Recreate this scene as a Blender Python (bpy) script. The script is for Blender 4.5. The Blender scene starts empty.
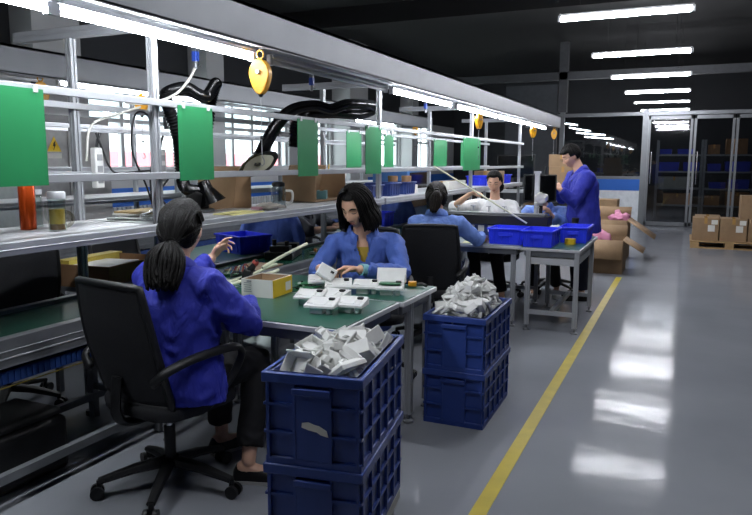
import bpy, bmesh, math, random
from math import sin, cos, pi, radians, sqrt, atan2
from mathutils import Vector, Matrix, Euler, noise
V = Vector
SC = bpy.context.scene
COL = SC.collection
RNG = random.Random(7)

# ---------------------------------------------------------------- helpers
def lin(h):
    h = h.lstrip('#')
    c = [int(h[i:i+2], 16)/255 for i in (0, 2, 4)]
    return tuple((x/12.92 if x <= .04045 else ((x+.055)/1.055)**2.4) for x in c) + (1,)

MATS = {}
def mat(name, hexc, rough=.5, metal=0., var=.08, scale=12., bump=0., bscale=60., spec=.5, emit=0., ecol=None, stretch=None, sheen=0., bdist=.01, bstretch=None):
    if name in MATS: return MATS[name]
    m = bpy.data.materials.new(name); m.use_nodes = True
    nt = m.node_tree; b = nt.nodes['Principled BSDF']
    c = lin(hexc)
    b.inputs['Roughness'].default_value = rough
    b.inputs['Metallic'].default_value = metal
    b.inputs['Specular IOR Level'].default_value = spec
    if sheen: b.inputs['Sheen Weight'].default_value = sheen
    tc = nt.nodes.new('ShaderNodeTexCoord'); mp = nt.nodes.new('ShaderNodeMapping')
    nt.links.new(tc.outputs['Object'], mp.inputs['Vector'])
    if stretch: mp.inputs['Scale'].default_value = stretch
    n = nt.nodes.new('ShaderNodeTexNoise'); n.inputs['Scale'].default_value = scale; n.inputs['Detail'].default_value = 3
    nt.links.new(mp.outputs[0], n.inputs['Vector'])
    r = nt.nodes.new('ShaderNodeValToRGB')
    lo = [max(0, x*(1-var)) for x in c[:3]]; hi = [min(1, x*(1+var)) for x in c[:3]]
    r.color_ramp.elements[0].position = .3; r.color_ramp.elements[1].position = .7
    r.color_ramp.elements[0].color = (*lo, 1); r.color_ramp.elements[1].color = (*hi, 1)
    nt.links.new(n.outputs['Fac'], r.inputs['Fac']); nt.links.new(r.outputs['Color'], b.inputs['Base Color'])
    if bump:
        n2 = nt.nodes.new('ShaderNodeTexNoise'); n2.inputs['Scale'].default_value = bscale; n2.inputs['Detail'].default_value = 4
        if bstretch:
            m2 = nt.nodes.new('ShaderNodeMapping'); m2.inputs['Scale'].default_value = bstretch; m2.inputs['Rotation'].default_value = (.3, .5, .2)
            nt.links.new(tc.outputs['Object'], m2.inputs['Vector']); nt.links.new(m2.outputs[0], n2.inputs['Vector']); n2.inputs['Distortion'].default_value = .8
        else: nt.links.new(mp.outputs[0], n2.inputs['Vector'])
        bp = nt.nodes.new('ShaderNodeBump'); bp.inputs['Strength'].default_value = bump; bp.inputs['Distance'].default_value = bdist
        nt.links.new(n2.outputs['Fac'], bp.inputs['Height']); nt.links.new(bp.outputs['Normal'], b.inputs['Normal'])
    if emit:
        b.inputs['Emission Color'].default_value = lin(ecol or hexc); b.inputs['Emission Strength'].default_value = emit
    MATS[name] = m
    return m

def glassmat(name, tint='#ffffff', alpha=.2, rough=.03):
    if name in MATS: return MATS[name]
    m = bpy.data.materials.new(name); m.use_nodes = True
    nt = m.node_tree; nt.nodes.clear()
    o = nt.nodes.new('ShaderNodeOutputMaterial'); mx = nt.nodes.new('ShaderNodeMixShader')
    t = nt.nodes.new('ShaderNodeBsdfTransparent'); g = nt.nodes.new('ShaderNodeBsdfGlossy')
    t.inputs['Color'].default_value = lin(tint); g.inputs['Roughness'].default_value = rough
    f = nt.nodes.new('ShaderNodeFresnel'); f.inputs['IOR'].default_value = 1.5
    a = nt.nodes.new('ShaderNodeMath'); a.operation = 'ADD'; a.inputs[1].default_value = alpha; a.use_clamp = True
    ge = nt.nodes.new('ShaderNodeNewGeometry'); q = nt.nodes.new('ShaderNodeMath'); q.operation = 'SUBTRACT'; q.inputs[0].default_value = 1
    nt.links.new(ge.outputs['Backfacing'], q.inputs[1]); p = nt.nodes.new('ShaderNodeMath'); p.operation = 'MULTIPLY'
    nt.links.new(f.outputs[0], a.inputs[0]); nt.links.new(a.outputs[0], p.inputs[0]); nt.links.new(q.outputs[0], p.inputs[1]); nt.links.new(p.outputs[0], mx.inputs['Fac'])
    nt.links.new(t.outputs[0], mx.inputs[1]); nt.links.new(g.outputs[0], mx.inputs[2]); nt.links.new(mx.outputs[0], o.inputs['Surface'])
    MATS[name] = m
    return m

def root_mat(o):
    return Matrix.Translation(o.location) @ o.rotation_euler.to_matrix().to_4x4()

def set_tags(o, label, cat, group=None, kind=None):
    if label: o['label'] = label
    if cat: o['category'] = cat
    if group: o['group'] = group
    if kind: o['kind'] = kind
    return o

def thing(name, label, cat, loc=(0, 0, 0), rot=0., group=None):
    o = bpy.data.objects.new(name, None); COL.objects.link(o)
    o.location = loc; o.rotation_euler = (0, 0, rot) if not isinstance(rot, (tuple, Euler)) else rot
    o.empty_display_size = .1
    return set_tags(o, label, cat, group)

def copy_tree(o, parent=None):
    c = o.copy(); COL.objects.link(c)
    if parent is not None: c.parent = parent
    for ch in list(o.children): copy_tree(ch, c)
    return c

def frame_from(z, x=None):
    z = V(z).normalized()
    x = V(x) if x is not None else (V((1, 0, 0)) if abs(z.x) < .9 else V((0, 1, 0)))
    x = (x - z*x.dot(z)).normalized(); y = z.cross(x)
    return Matrix((x, y, z)).transposed()

class MB:
    def __init__(s): s.v = []; s.f = []
    def add(s, vs, fs):
        n = len(s.v); s.v += [V(p) for p in vs]; s.f += [tuple(i+n for i in q) for q in fs]; return s
    def box(s, c, d, rot=None):
        c = V(c); h = V(d)/2
        M = rot if isinstance(rot, Matrix) else (Euler(rot).to_matrix() if rot else Matrix.Identity(3))
        vs = [c + M @ V((sx*h.x, sy*h.y, sz*h.z)) for sx in (-1, 1) for sy in (-1, 1) for sz in (-1, 1)]
        return s.add(vs, [(0, 1, 3, 2), (4, 6, 7, 5), (0, 4, 5, 1), (2, 3, 7, 6), (0, 2, 6, 4), (1, 5, 7, 3)])
    def bb(s, a, b):
        a = V(a); b = V(b); return s.box((a+b)/2, [abs(x) for x in (b-a)])
    def bar(s, p, q, w, h, up=(0, 0, 1)):
        p = V(p); q = V(q); z = (q-p)
        M = frame_from(z, V(up).cross(z) if V(up).cross(z).length > 1e-6 else None)
        return s.box((p+q)/2, (w, h, z.length), M)
    def loft(s, rings, cap=True, closed=False):
        n = len(rings[0]); vs = [p for r in rings for p in r]; fs = []
        m = len(rings)
        for i in range(m if closed else m-1):
            a = i*n; b = ((i+1) % m)*n
            for k in range(n): fs.append((a+k, a+(k+1) % n, b+(k+1) % n, b+k))
        if cap and not closed: fs.append(tuple(range(n-1, -1, -1))); fs.append(tuple(range((m-1)*n, m*n)))
        return s.add(vs, fs)
    def tube(s, pts, r, seg=10, flat=1., side=None, round_end=False):
        pts = [V(p) for p in pts]; n = len(pts)
        rs = list(r) if hasattr(r, '__len__') else [r]*n
        if round_end:
            d0 = (pts[0]-pts[1]).normalized(); d1 = (pts[-1]-pts[-2]).normalized()
            pts = [pts[0]+d0*rs[0]*.85, pts[0]+d0*rs[0]*.5] + pts + [pts[-1]+d1*rs[-1]*.5, pts[-1]+d1*rs[-1]*.85]
            rs = [rs[0]*.45, rs[0]*.85] + rs + [rs[-1]*.85, rs[-1]*.45]; n = len(pts)
        rings = []; x = V(side) if side is not None else None
        for i in range(n):
            t = (pts[min(i+1, n-1)] - pts[max(i-1, 0)])
            if t.length < 1e-9: t = V((0, 0, 1))
            M = frame_from(t, x); x = M.col[0].copy()
            rings.append([pts[i] + M @ V((cos(a)*rs[i], sin(a)*rs[i]*flat, 0)) for a in [2*pi*k/seg for k in range(seg)]])
        return s.loft(rings)
    def cyl(s, p, q, r, seg=16, r2=None): return s.tube([p, q], [r, r if r2 is None else r2], seg)
    def lathe(s, prof, c=(0, 0, 0), M=None, seg=24):
        c = V(c); M = M or Matrix.Identity(3)
        return s.loft([[c + M @ V((max(r, 1e-4)*cos(2*pi*k/seg), max(r, 1e-4)*sin(2*pi*k/seg), z)) for k in range(seg)] for r, z in prof])
    def ell(s, c, r, M=None, nu=20, nv=12):
        c = V(c); M = M or Matrix.Identity(3); r = V(r) if hasattr(r, '__len__') else V((r, r, r))
        rings = []
        for j in range(1, nv):
            t = pi*j/nv
            rings.append([c + M @ V((r.x*sin(t)*cos(2*pi*k/nu), r.y*sin(t)*sin(2*pi*k/nu), -r.z*cos(t))) for k in range(nu)])
        return s.loft(rings)
    def prism(s, poly, d, M=None, c=(0, 0, 0)):
        """poly in local xy, extruded along local z by d"""
        M = M or Matrix.Identity(3); c = V(c); n = len(poly)
        a = [c + M @ V((x, y, 0)) for x, y in poly]; b = [c + M @ V((x, y, d)) for x, y in poly]
        return s.loft([a, b])
    def grid(s, fn, nu, nv):
        vs = [fn(i/nu, j/nv) for j in range(nv+1) for i in range(nu+1)]
        return s.add(vs, [(j*(nu+1)+i, j*(nu+1)+i+1, (j+1)*(nu+1)+i+1, (j+1)*(nu+1)+i) for j in range(nv) for i in range(nu)])
    def xf(s, M):
        s.v = [M @ p for p in s.v]; return s
    def merge(s, o, M=None):
        return s.add([(M @ p if M else p) for p in o.v], o.f)
    def mesh(s, name, inv=None):
        me = bpy.data.meshes.new(name)
        me.from_pydata([tuple(inv @ p) if inv else tuple(p) for p in s.v], [], s.f)
        bm = bmesh.new(); bm.from_mesh(me); bmesh.ops.recalc_face_normals(bm, faces=bm.faces); bm.to_mesh(me); bm.free()
        return me
    def build(s, name, m, parent=None, local=False, bevel=0., smooth=38, solid=0., seg=2, origin=None, sub=0):
        """world-coordinate geometry unless local; parent may be a thing or a part of a thing"""
        inv = None; org = None
        if parent is not None and not local:
            top = parent
            while top.parent is not None: top = top.parent
            inv = root_mat(top).inverted()
        elif parent is None and not local:
            if origin is None:
                xs = [p.x for p in s.v]; ys = [p.y for p in s.v]; zs = [p.z for p in s.v]
                origin = ((min(xs)+max(xs))/2, (min(ys)+max(ys))/2, min(zs))
            org = V(origin); inv = Matrix.Translation(-org)
        me = s.mesh(name, inv)
        me.materials.append(m)
        return link(name, me, parent, org, bevel, smooth, solid, seg, sub)

def link(name, me, parent=None, org=None, bevel=0., smooth=38, solid=0., seg=2, sub=0):
    o = bpy.data.objects.new(name, me); COL.objects.link(o)
    if parent is not None: o.parent = parent
    elif org is not None: o.location = org
    if solid:
        md = o.modifiers.new('solid', 'SOLIDIFY'); md.thickness = solid; md.offset = 0
    if bevel:
        md = o.modifiers.new('bevel', 'BEVEL'); md.width = bevel; md.segments = seg; md.limit_method = 'ANGLE'; md.angle_limit = radians(40)
    if sub:
        md = o.modifiers.new('sub', 'SUBSURF'); md.levels = sub; md.render_levels = sub
    if smooth:
        for p in me.polygons: p.use_smooth = True
        if smooth < 180: me.set_sharp_from_angle(angle=radians(smooth))
    return o

def structure(o): o['kind'] = 'structure'; return o

def remeshed(mb, voxel, smooth_it=3, fac=.5):
    me = mb.mesh('tmp'); o = bpy.data.objects.new('tmp', me); COL.objects.link(o)
    r = o.modifiers.new('r', 'REMESH'); r.mode = 'VOXEL'; r.voxel_size = voxel
    if smooth_it:
        s = o.modifiers.new('s', 'SMOOTH'); s.iterations = smooth_it; s.factor = fac
    dg = bpy.context.evaluated_depsgraph_get()
    out = bpy.data.meshes.new_from_object(o.evaluated_get(dg))
    bpy.data.objects.remove(o); bpy.data.meshes.remove(me)
    return out

def spline(pts, n=8):
    """Catmull-Rom through pts"""
    P = [V(p) for p in pts]; P = [P[0]*2-P[1]] + P + [P[-1]*2-P[-2]]
    out = []
    for i in range(1, len(P)-2):
        a, b, c, d = P[i-1:i+3]
        for k in range(n):
            t = k/n
            out.append(.5*((2*b) + (c-a)*t + (2*a-5*b+4*c-d)*t*t + (3*b-a-3*c+d)*t**3))
    out.append(P[-2]); return out

def smoothstep(a, b, x):
    t = max(0, min(1, (x-a)/(b-a))); return t*t*(3-2*t)

# ---------------------------------------------------------------- materials
ALU = mat('aluminium_profile', '#a9acb0', .42, .3, .06, 8, stretch=(1, 1, .2))
ALUW = mat('brushed_aluminium_sheet', '#c6c8cb', .45, .35, .05, 3)
ALUD = mat('dull_steel', '#7b7e82', .42, .35, .1, 9)
WHITEP = mat('white_painted_metal', '#c6c7c9', .45, 0, .03)
HOODM = mat('grey_painted_sheet', '#84878c', .5, .15, .05, 4)
TUBE_ON = mat('lit_tube', '#ffffff', .4, emit=48, ecol='#f4f8ff', var=0)
TUBE_AISLE = mat('lit_ceiling_tube', '#ffffff', .4, emit=66, ecol='#f6f8ff', var=0)
TUBE_OFF = mat('unlit_tube', '#cfd2d6', .3, 0, .02)
GREEN = mat('green_plastic_sheet', '#278350', .35, 0, .05, 5)
GMAT = mat('green_antistatic_mat', '#28594a', .32, 0, .1, 6, bump=.03)
BELT = mat('green_conveyor_belt', '#245c48', .18, 0, .1, 5)
BLUEC = mat('navy_crate_plastic', '#263f86', .42, 0, .07, 14, bump=.03, bscale=120)
BLUEB = mat('bright_blue_bin_plastic', '#2a3ff0', .4, 0, .06, 10)
WPL = mat('white_plastic', '#e2e3e0', .42, 0, .05, 20)
BLACKP = mat('black_plastic', '#121315', .5, 0, .15, 15)
BLACKF = mat('black_mesh_fabric', '#1b1c20', .8, 0, .25, 120, bump=.25, bscale=400)
HOSE = mat('black_glossy_hose', '#0c0d0f', .22, 0, .1)
YEL = mat('yellow_painted_metal', '#d89a1c', .4, 0, .06)
YELP = mat('yellow_print', '#e6c02e', .5)
CARD = mat('brown_cardboard', '#93785a', .8, 0, .08, 10, bump=.05)
CARDD = mat('dark_brown_cardboard', '#8a6848', .8, 0, .1, 10)
PAPER = mat('white_paper', '#dedcd4', .7, 0, .04)
TAPE = mat('clear_brown_tape', '#b48a52', .25, 0, .05)
WOOD = mat('pallet_wood', '#a98a5f', .75, 0, .15, 6, stretch=(.2, 3, 3))
PCB = mat('green_circuit_board', '#1d6a3d', .35, 0, .25, 60)
SKIN = mat('skin', '#d8ab90', .5, 0, .06, 30)
HAIRM = mat('black_hair', '#0a0807', .55, 0, .4, 40, spec=.18, stretch=(3, 3, .4), bump=.7, bscale=70, bdist=.01, bstretch=(1.6, 1.6, .12))
HAIRB = mat('dark_brown_hair', '#17110d', .55, 0, .4, 40, spec=.2, stretch=(3, 3, .4), bump=.7, bscale=70, bdist=.01, bstretch=(1.6, 1.6, .12))
ROYAL = mat('royal_blue_workwear', '#262fa2', .75, 0, .08, 18, bump=.8, bscale=9, bdist=.03, bstretch=(1.2, 1.2, .55))
DENIM = mat('mid_blue_workwear', '#4a66b4', .75, 0, .08, 18, bump=.8, bscale=9, bdist=.03, bstretch=(1.2, 1.2, .55))
PALEB = mat('pale_blue_workwear', '#6f8fd8', .75, 0, .08, 18, bump=.8, bscale=9, bdist=.03, bstretch=(1.2, 1.2, .55))
WSHIRT = mat('white_sweater', '#e3e3e4', .8, 0, .04, 18, bump=.6, bscale=9, bdist=.03, bstretch=(1.2, 1.2, .55))
BTROU = mat('black_trousers', '#101014', .8, 0, .2, 20)
NTROU = mat('navy_trousers', '#1b2340', .8, 0, .2, 20)
SHOE = mat('black_shoe_leather', '#0e0e10', .5)
WSHOE = mat('white_shoe', '#d7d7d5', .5)
RUBW = mat('pale_sole_rubber', '#b9b8b3', .6)
LIP = mat('lip_skin', '#a8655a', .5)
DARKEYE = mat('dark_lash', '#1a1412', .4)
MUST = mat('mustard_knit', '#b79a3a', .8)
TEAL = mat('teal_cuff', '#7fb5bd', .7)
PINKF = mat('pink_foam', '#cf86a6', .7)
SCREEN = mat('black_screen', '#08090b', .12)
REDM = mat('red_plastic', '#a3273a', .4)
COPPER = mat('orange_lacquered_steel', '#c04a16', .25, .6, .08, 6, stretch=(4, 4, .3))
CHROME = mat('chrome', '#c9ccd0', .15, 1, .03)
CABLE = mat('black_cable', '#101114', .5)
CREAMT = mat('cream_tubing', '#d9dcc0', .4)
TEA = mat('brown_tea', '#6b4a1c', .3)
TEAY = mat('yellow_tea_leaves', '#a88a2c', .5)
WALLW = mat('white_wall_paint', '#c9cacb', .8, 0, .03, 2)
WALLB = mat('blue_wall_paint', '#2f6fd0', .6, 0, .04, 2)
WALLG = mat('dark_grey_wall_paint', '#303236', .8, 0, .06, 1)
CEILM = mat('black_ceiling_paint', '#0b0b0d', .9, 0, .1, 1)
CLEAR = glassmat('clear_glass', '#f2f7f5', .04)
PGLASS = glassmat('partition_glass', '#cfd2d4', .04)
# ---------------------------------------------------------------- the setting
RX0, RX1, RY0, RY1, RZ = -8.0, 4.6, -2.5, 24.5, 4.4
WT = .2
fm = bpy.data.materials.new('grey_epoxy_floor'); fm.use_nodes = True
nt = fm.node_tree; b = nt.nodes['Principled BSDF']
tc = nt.nodes.new('ShaderNodeTexCoord'); mp = nt.nodes.new('ShaderNodeMapping'); nt.links.new(tc.outputs['Object'], mp.inputs[0])
n1 = nt.nodes.new('ShaderNodeTexNoise'); n1.inputs['Scale'].default_value = 1.3; n1.inputs['Detail'].default_value = 5; nt.links.new(mp.outputs[0], n1.inputs['Vector'])
rp = nt.nodes.new('ShaderNodeValToRGB'); rp.color_ramp.elements[0].position = .3; rp.color_ramp.elements[1].position = .75
rp.color_ramp.elements[0].color = lin('#82858c'); rp.color_ramp.elements[1].color = lin('#8d9096')
nt.links.new(n1.outputs['Fac'], rp.inputs[0]); nt.links.new(rp.outputs[0], b.inputs['Base Color'])
b.inputs['Roughness'].default_value = .10; b.inputs['Specular IOR Level'].default_value = .03
mp2 = nt.nodes.new('ShaderNodeMapping'); mp2.inputs['Scale'].default_value = (1.0, 2.2, 1); nt.links.new(tc.outputs['Object'], mp2.inputs[0])
n2 = nt.nodes.new('ShaderNodeTexNoise'); n2.inputs['Scale'].default_value = 3.0; n2.inputs['Detail'].default_value = 3.5; nt.links.new(mp2.outputs[0], n2.inputs['Vector'])
bp = nt.nodes.new('ShaderNodeBump'); bp.inputs['Strength'].default_value = .2; bp.inputs['Distance'].default_value = .008
nt.links.new(n2.outputs['Fac'], bp.inputs['Height']); nt.links.new(bp.outputs[0], b.inputs['Normal'])
structure(MB().bb((RX0-WT, RY0-WT, -.1), (RX1+WT, RY1+WT, 0)).build('floor', fm, smooth=0))
structure(MB().bb((RX0-WT, RY0-WT, RZ), (RX1+WT, RY1+WT, RZ+.1)).build('ceiling', CEILM, smooth=0))
structure(MB().bb((RX1, RY0, 0), (RX1+WT, RY1, RZ)).build('wall_right', WALLG, smooth=0))
structure(MB().bb((RX0, RY1, 0), (RX1, RY1+WT, RZ)).build('wall_back', WALLG, smooth=0))
structure(MB().bb((RX0, RY0-WT, 0), (RX1, RY0, RZ)).build('wall_front', WALLG, smooth=0))
# left wall with window openings between z .98+ and 2.9
WIN = [(4.0, 5.6), (7.4, 9.5), (10.3, 12.9), (13.5, 14.8), (16.4, 19.2), (19.8, 22.0)]
W0, W1 = 1.28, 2.75
mb = MB(); mb.bb((RX0-WT, RY0, 0), (RX0, RY1, .78)); mb.bb((RX0-WT, RY0, 1.08), (RX0, RY1, W0)); structure(MB().bb((RX0-WT, RY0, W1), (RX0, RY1, RZ)).build('wall_left_upper', WALLG, smooth=0))
ys = [RY0] + [y for w in WIN for y in w] + [RY1]
for i in range(0, len(ys), 2): mb.bb((RX0-WT, ys[i], W0), (RX0, ys[i+1], W1))
structure(mb.build('wall_left', WALLW, smooth=0))
structure(MB().bb((RX0-WT, RY0, .78), (RX0+.004, RY1, 1.08)).build('trim_1', WALLB, smooth=0))
WFR = mat('white_window_frame', '#c4c6c8', .4)
for i, (a, b_) in enumerate(WIN):
    mb = MB(); x = RX0-.1
    for z in (W0+.03, W1-.03, 2.12): mb.bb((x-.035, a, z-.03), (x+.035, b_, z+.03))
    k = max(2, round((b_-a)/.65))
    for j in range(k+1):
        y = a + (b_-a)*j/k; y = min(max(y, a+.03), b_-.03); mb.bb((x-.036, y-.035, W0), (x+.036, y+.035, W1))
    w = structure(mb.build('window_%d' % (i+1), WFR, smooth=0))
    g = MB().bb((x-.004, a+.01, W0+.01), (x+.004, b_-.01, W1-.01)).build('window_pane', CLEAR, w, smooth=0, local=True)
    for v in g.data.vertices: v.co -= V(w.location)
# columns along the left wall
for i, (y0, y1, x1) in enumerate(((6.2, 6.95, -7.6), (9.62, 10.1, -7.6), (14.9, 15.9, -7.5), (19.25, 19.75, -7.6))):
    structure(MB().bb((RX0, y0, 0), (x1, y1, RZ)).build('trim_%d' % (i+12), WALLW, smooth=0))
# ceiling beams and the pipes below them
for i, y in enumerate((6.5, 12.0)):
    structure(MB().bb((RX0, y-.15, RZ-.35), (RX1, y+.15, RZ)).build('trim_%d' % (i+4), CEILM, smooth=0))
structure(MB().bb((RX0, 17.3, 3.5), (RX1, 17.5, 3.68)).build('trim_6', mat('grey_beam_paint', '#4b4d51', .7), smooth=0))
structure(MB().bb((-2.98, 17.3, 2.72), (-2.78, 17.5, 4.4)).build('trim_7', mat('grey_beam_paint', '#4b4d51', .7), smooth=0))
yl = mat('yellow_floor_paint', '#b9a62f', .4, 0, .1, 9)
tp = MB().bb((-.765, -.5, .0), (-.695, 9.3, .003)).build('trim_8', yl, smooth=0); structure(tp)
for i, (x, y) in enumerate(((-3.2, 11), (-1.2, 9.5), (.8, 10.5))):
    pass
sp = thing('fire_sprinkler', 'small grey sprinkler head hanging from the dark ceiling above the aisle', 'sprinkler', (0.0, 8.3, RZ))
MB().cyl((0, 8.3, 3.55), (0, 8.3, RZ), .012, 10).build('pipe', ALUD, sp)
MB().lathe([(.02, 0), (.055, .01), (.02, .03), (.015, .07)], (0, 8.3, 3.49)).build('head', ALUD, sp)

# glass partition at the end of the hall
PY = 17.4
ST = mat('stainless_frame', '#7d8084', .35, .5, .05)
structure(MB().bb((-3.0, PY-.06, 0), (-.9, PY+.06, .83)).build('wall_partition', mat('pale_grey_panel', '#eef2f8', .6), smooth=0))
structure(MB().bb((-3.0, PY-.065, .83), (-.9, PY+.065, 1.1)).build('trim_9', WALLB, smooth=0))
mb = MB().bb((-3.0, PY-.05, 1.1), (-.9, PY+.05, 1.17)); mb.bb((-3.0, PY-.04, 2.6), (RX1, PY+.04, 2.68))
mb.bb((-2.93, PY-.05, 1.1), (-2.82, PY+.05, 3.5)); mb.bb((-1.01, PY-.08, 0), (-.88, PY+.08, 2.72)); mb.bb((1.75, PY-.05, 0), (1.82, PY+.05, 2.68)); mb.bb((3.3, PY-.05, 0), (3.4, PY+.05, 2.68))
structure(mb.build('trim_10', ST, smooth=0))
structure(MB().bb((-2.82, PY-.006, 1.17), (-1.01, PY+.006, 2.6)).build('window_7', PGLASS, smooth=0))
for i, (a, b_, hx) in enumerate(((-.88, .07, -.78), (.1, .93, .2), (.96, 1.74, 1.62))):
    mb = MB(); mb.bb((a, PY-.03, .02), (a+.05, PY+.03, 2.58)); mb.bb((b_-.05, PY-.03, .02), (b_, PY+.03, 2.58))
    mb.bb((a, PY-.03, .02), (b_, PY+.03, .1)); mb.bb((a, PY-.03, 2.5), (b_, PY+.03, 2.58))
    d = structure(mb.build('door_%d' % (i+1), ST, smooth=0))
    g = MB().bb((a+.05, PY-.006, .1), (b_-.05, PY+.006, 2.5)).build('door_glass', PGLASS, d, smooth=0, local=True)
    h = MB().cyl((hx, PY-.09, 1.0), (hx, PY-.09, 1.75), .014); h.cyl((hx, PY-.09, 1.1), (hx, PY, 1.1), .01); h.cyl((hx, PY-.09, 1.65), (hx, PY, 1.65), .01)
    h = h.build('door_handle', CHROME, d, local=True)
    for q in (g, h):
        for v in q.data.vertices: v.co -= V(d.location)
structure(MB().bb((1.82, PY-.006, .02), (3.3, PY+.006, 2.6)).build('window_8', PGLASS, smooth=0))
structure(MB().bb((3.4, PY-.006, .02), (RX1, PY+.006, 2.6)).build('window_9', PGLASS, smooth=0))
structure(MB().bb((-4.3, PY-.05, 0), (-3.0, PY+.05, 3.4)).build('wall_partition_2', mat('mid_grey_wall', '#4c4f54', .8), smooth=0))

# shelving behind the glass
def rack(x0, x1, y0, label, items):
    t = thing('storage_rack', label, 'rack', ((x0+x1)/2, y0+.3, 0))
    for x in (x0, x1):
        for y in (y0, y0+.6): MB().box((x, y, 1.05), (.05, .05, 2.1)).build('post', ALUD, t)
    for z in (.35, .8, 1.25, 1.7): MB().box(((x0+x1)/2, y0+.3, z), (x1-x0, .6, .04)).build('shelf', ALUD, t)
    for (x, z, w, h, m, nm, lb, ct) in items:
        if nm == 'storage_bin':
            b_ = openbox(w, .4, h, .012); b_.xf(Matrix.Translation((x, y0+.28, z)))
            set_tags(b_.build(nm, m), lb, ct)
        else:
            q = thing(nm, lb, ct, (x, y0+.28, z)); carton_closed(q, w, .4, h, m)
def openbox(w, l, h, t=.01, taper=.94):
    """open-topped tray centred on xy, base at z=0"""
    m = MB(); a = w/2; c = l/2; ta = a*taper; tcx = c*taper
    o = lambda s, z, d: [V((s*x*1.0, s*y*1.0, z)) for x, y in d]
    r0 = [(-ta, -tcx), (ta, -tcx), (ta, tcx), (-ta, tcx)]; r1 = [(-a, -c), (a, -c), (a, c), (-a, c)]
    i1 = [(-a+t, -c+t), (a-t, -c+t), (a-t, c-t), (-a+t, c-t)]; i0 = [(-ta+t, -tcx+t), (ta-t, -tcx+t), (ta-t, tcx-t), (-ta+t, tcx-t)]
    rings = [[V((x, y, z)) for x, y in r] for r, z in ((r0, 0), (r1, h), (i1, h), (i0, t))]
    return m.loft(rings)
def carton_closed(t, w, l, h, m=None, labels=0):
    """local-coordinate closed carton with tape"""
    MB().box((0, 0, h/2), (w, l, h)).build('box', m or CARD, t, local=True, bevel=.004)
    MB().box((0, 0, h+.0012), (.05, l*.99, .0024)).box((0, -l/2-.0012, h-.05), (.05, .0024, .1)).build('tape', TAPE, t, local=True)
    if labels:
        MB().box((w*.22, -l/2-.0015, h*.55), (w*.26, .003, h*.28)).build('paper_label', PAPER, t, local=True)
RB = mat('dark_blue_bin', '#1d2c9c', .5)
rack(-.75, .35, 20.0, 'grey shelving rack behind the left glass door', [
    (-.55, 1.72, .3, .14, RB, 'storage_bin', 'blue bin on the top shelf of the left rack, next to the post', 'bin'), (-.05, 1.72, .42, .14, RB, 'storage_bin', 'wider blue bin on the top shelf of the left rack', 'bin'),
    (-.45, 1.27, .5, .24, RB, 'storage_bin', 'dark blue bin on the second shelf of the left rack', 'bin'), (.1, 1.27, .4, .24, RB, 'storage_bin', 'dark blue bin beside another one, second shelf of the left rack', 'bin'),
    (-.3, .82, .8, .3, mat('pale_carton', '#8b8c88', .8), 'carton', 'long pale box on the third shelf behind the glass door', 'box'), (-.2, .37, .7, .3, CARDD, 'carton', 'brown box on the lowest shelf behind the left glass door', 'box')])
rack(.42, 1.6, 20.0, 'grey shelving rack behind the middle glass door', [
    (.62, 1.72, .28, .25, CARDD, 'carton', 'brown box on the top shelf just right of the rack post', 'box'), (1.15, 1.72, .5, .4, CARDD, 'carton', 'tall brown box on the top shelf of the right rack', 'box'),
    (.65, 1.27, .32, .2, RB, 'storage_bin', 'small blue bin on the second shelf beside the rack post', 'bin'), (1.2, 1.27, .6, .26, RB, 'storage_bin', 'wide dark blue bin on the second shelf of the right rack', 'bin'),
    (.75, .82, .4, .16, RB, 'storage_bin', 'low blue bin on the third shelf of the right rack', 'bin'), (1.25, .82, .5, .24, RB, 'storage_bin', 'taller blue bin on the third shelf of the right rack', 'bin'),
    (.65, .37, .35, .26, CARDD, 'carton', 'brown box on the lowest shelf next to the rack post', 'box'), (1.25, .37, .55, .36, CARDD, 'carton', 'large dark brown box on the lowest shelf of the right rack', 'box')])
rack(1.7, 2.9, 20.0, 'grey shelving rack at the far right behind the glass', [])

# aisle ceiling tubes
def lamp(name, p, q, r, lit, label, cat='lamp', group=None, hang=None, aisle=False):
    p = V(p); q = V(q); d = (q-p).normalized()
    t = thing(name, label, cat, (p+q)/2, 0, group)
    up = V((0, 0, r+.02))
    MB().bar(p+up, q+up, .05 if not aisle else .03, .02).build('fixture', WHITEP, t)
    MB().tube([p+d*.02, q-d*.02], r, 12).build('tube', (TUBE_AISLE if aisle else TUBE_ON) if lit else TUBE_OFF, t, smooth=180)
    for e in (p, q): MB().box(e+V((0, 0, .008)), (.03 if abs(d.y) > .5 else .03, .03, .06)).build('lamp_holder', WHITEP, t)
    if hang:
        for e in (p+d*.2, q-d*.2): MB().cyl(e+up, (e.x, e.y, hang), .002, 6).build('suspension_wire', CABLE, t)
    return t
for Y, nm in ((2.0, None), (4.7, None), (7.38, 'nearest long lit tube lamp over the aisle, cut by the top of the photo'), (10.06, 'second lit tube lamp hanging over the aisle, below the nearest one'), (12.67, 'third lit tube lamp hanging over the aisle'),
              (15.5, 'fourth lit tube lamp over the aisle, just above the glass partition'), (18.2, 'fifth lit tube lamp, hanging behind the glass partition'), (20.9, 'farthest small lit tube lamp behind the glass partition')):
    lamp('ceiling_lamp', (-1.29, Y, 2.96), (-.03, Y, 2.96), .022 if Y < 17 else .012, True, nm or 'lit tube lamp over the aisle in front of the photo frame', 'lamp', 'tube lamps over the aisle', RZ, True)
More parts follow.
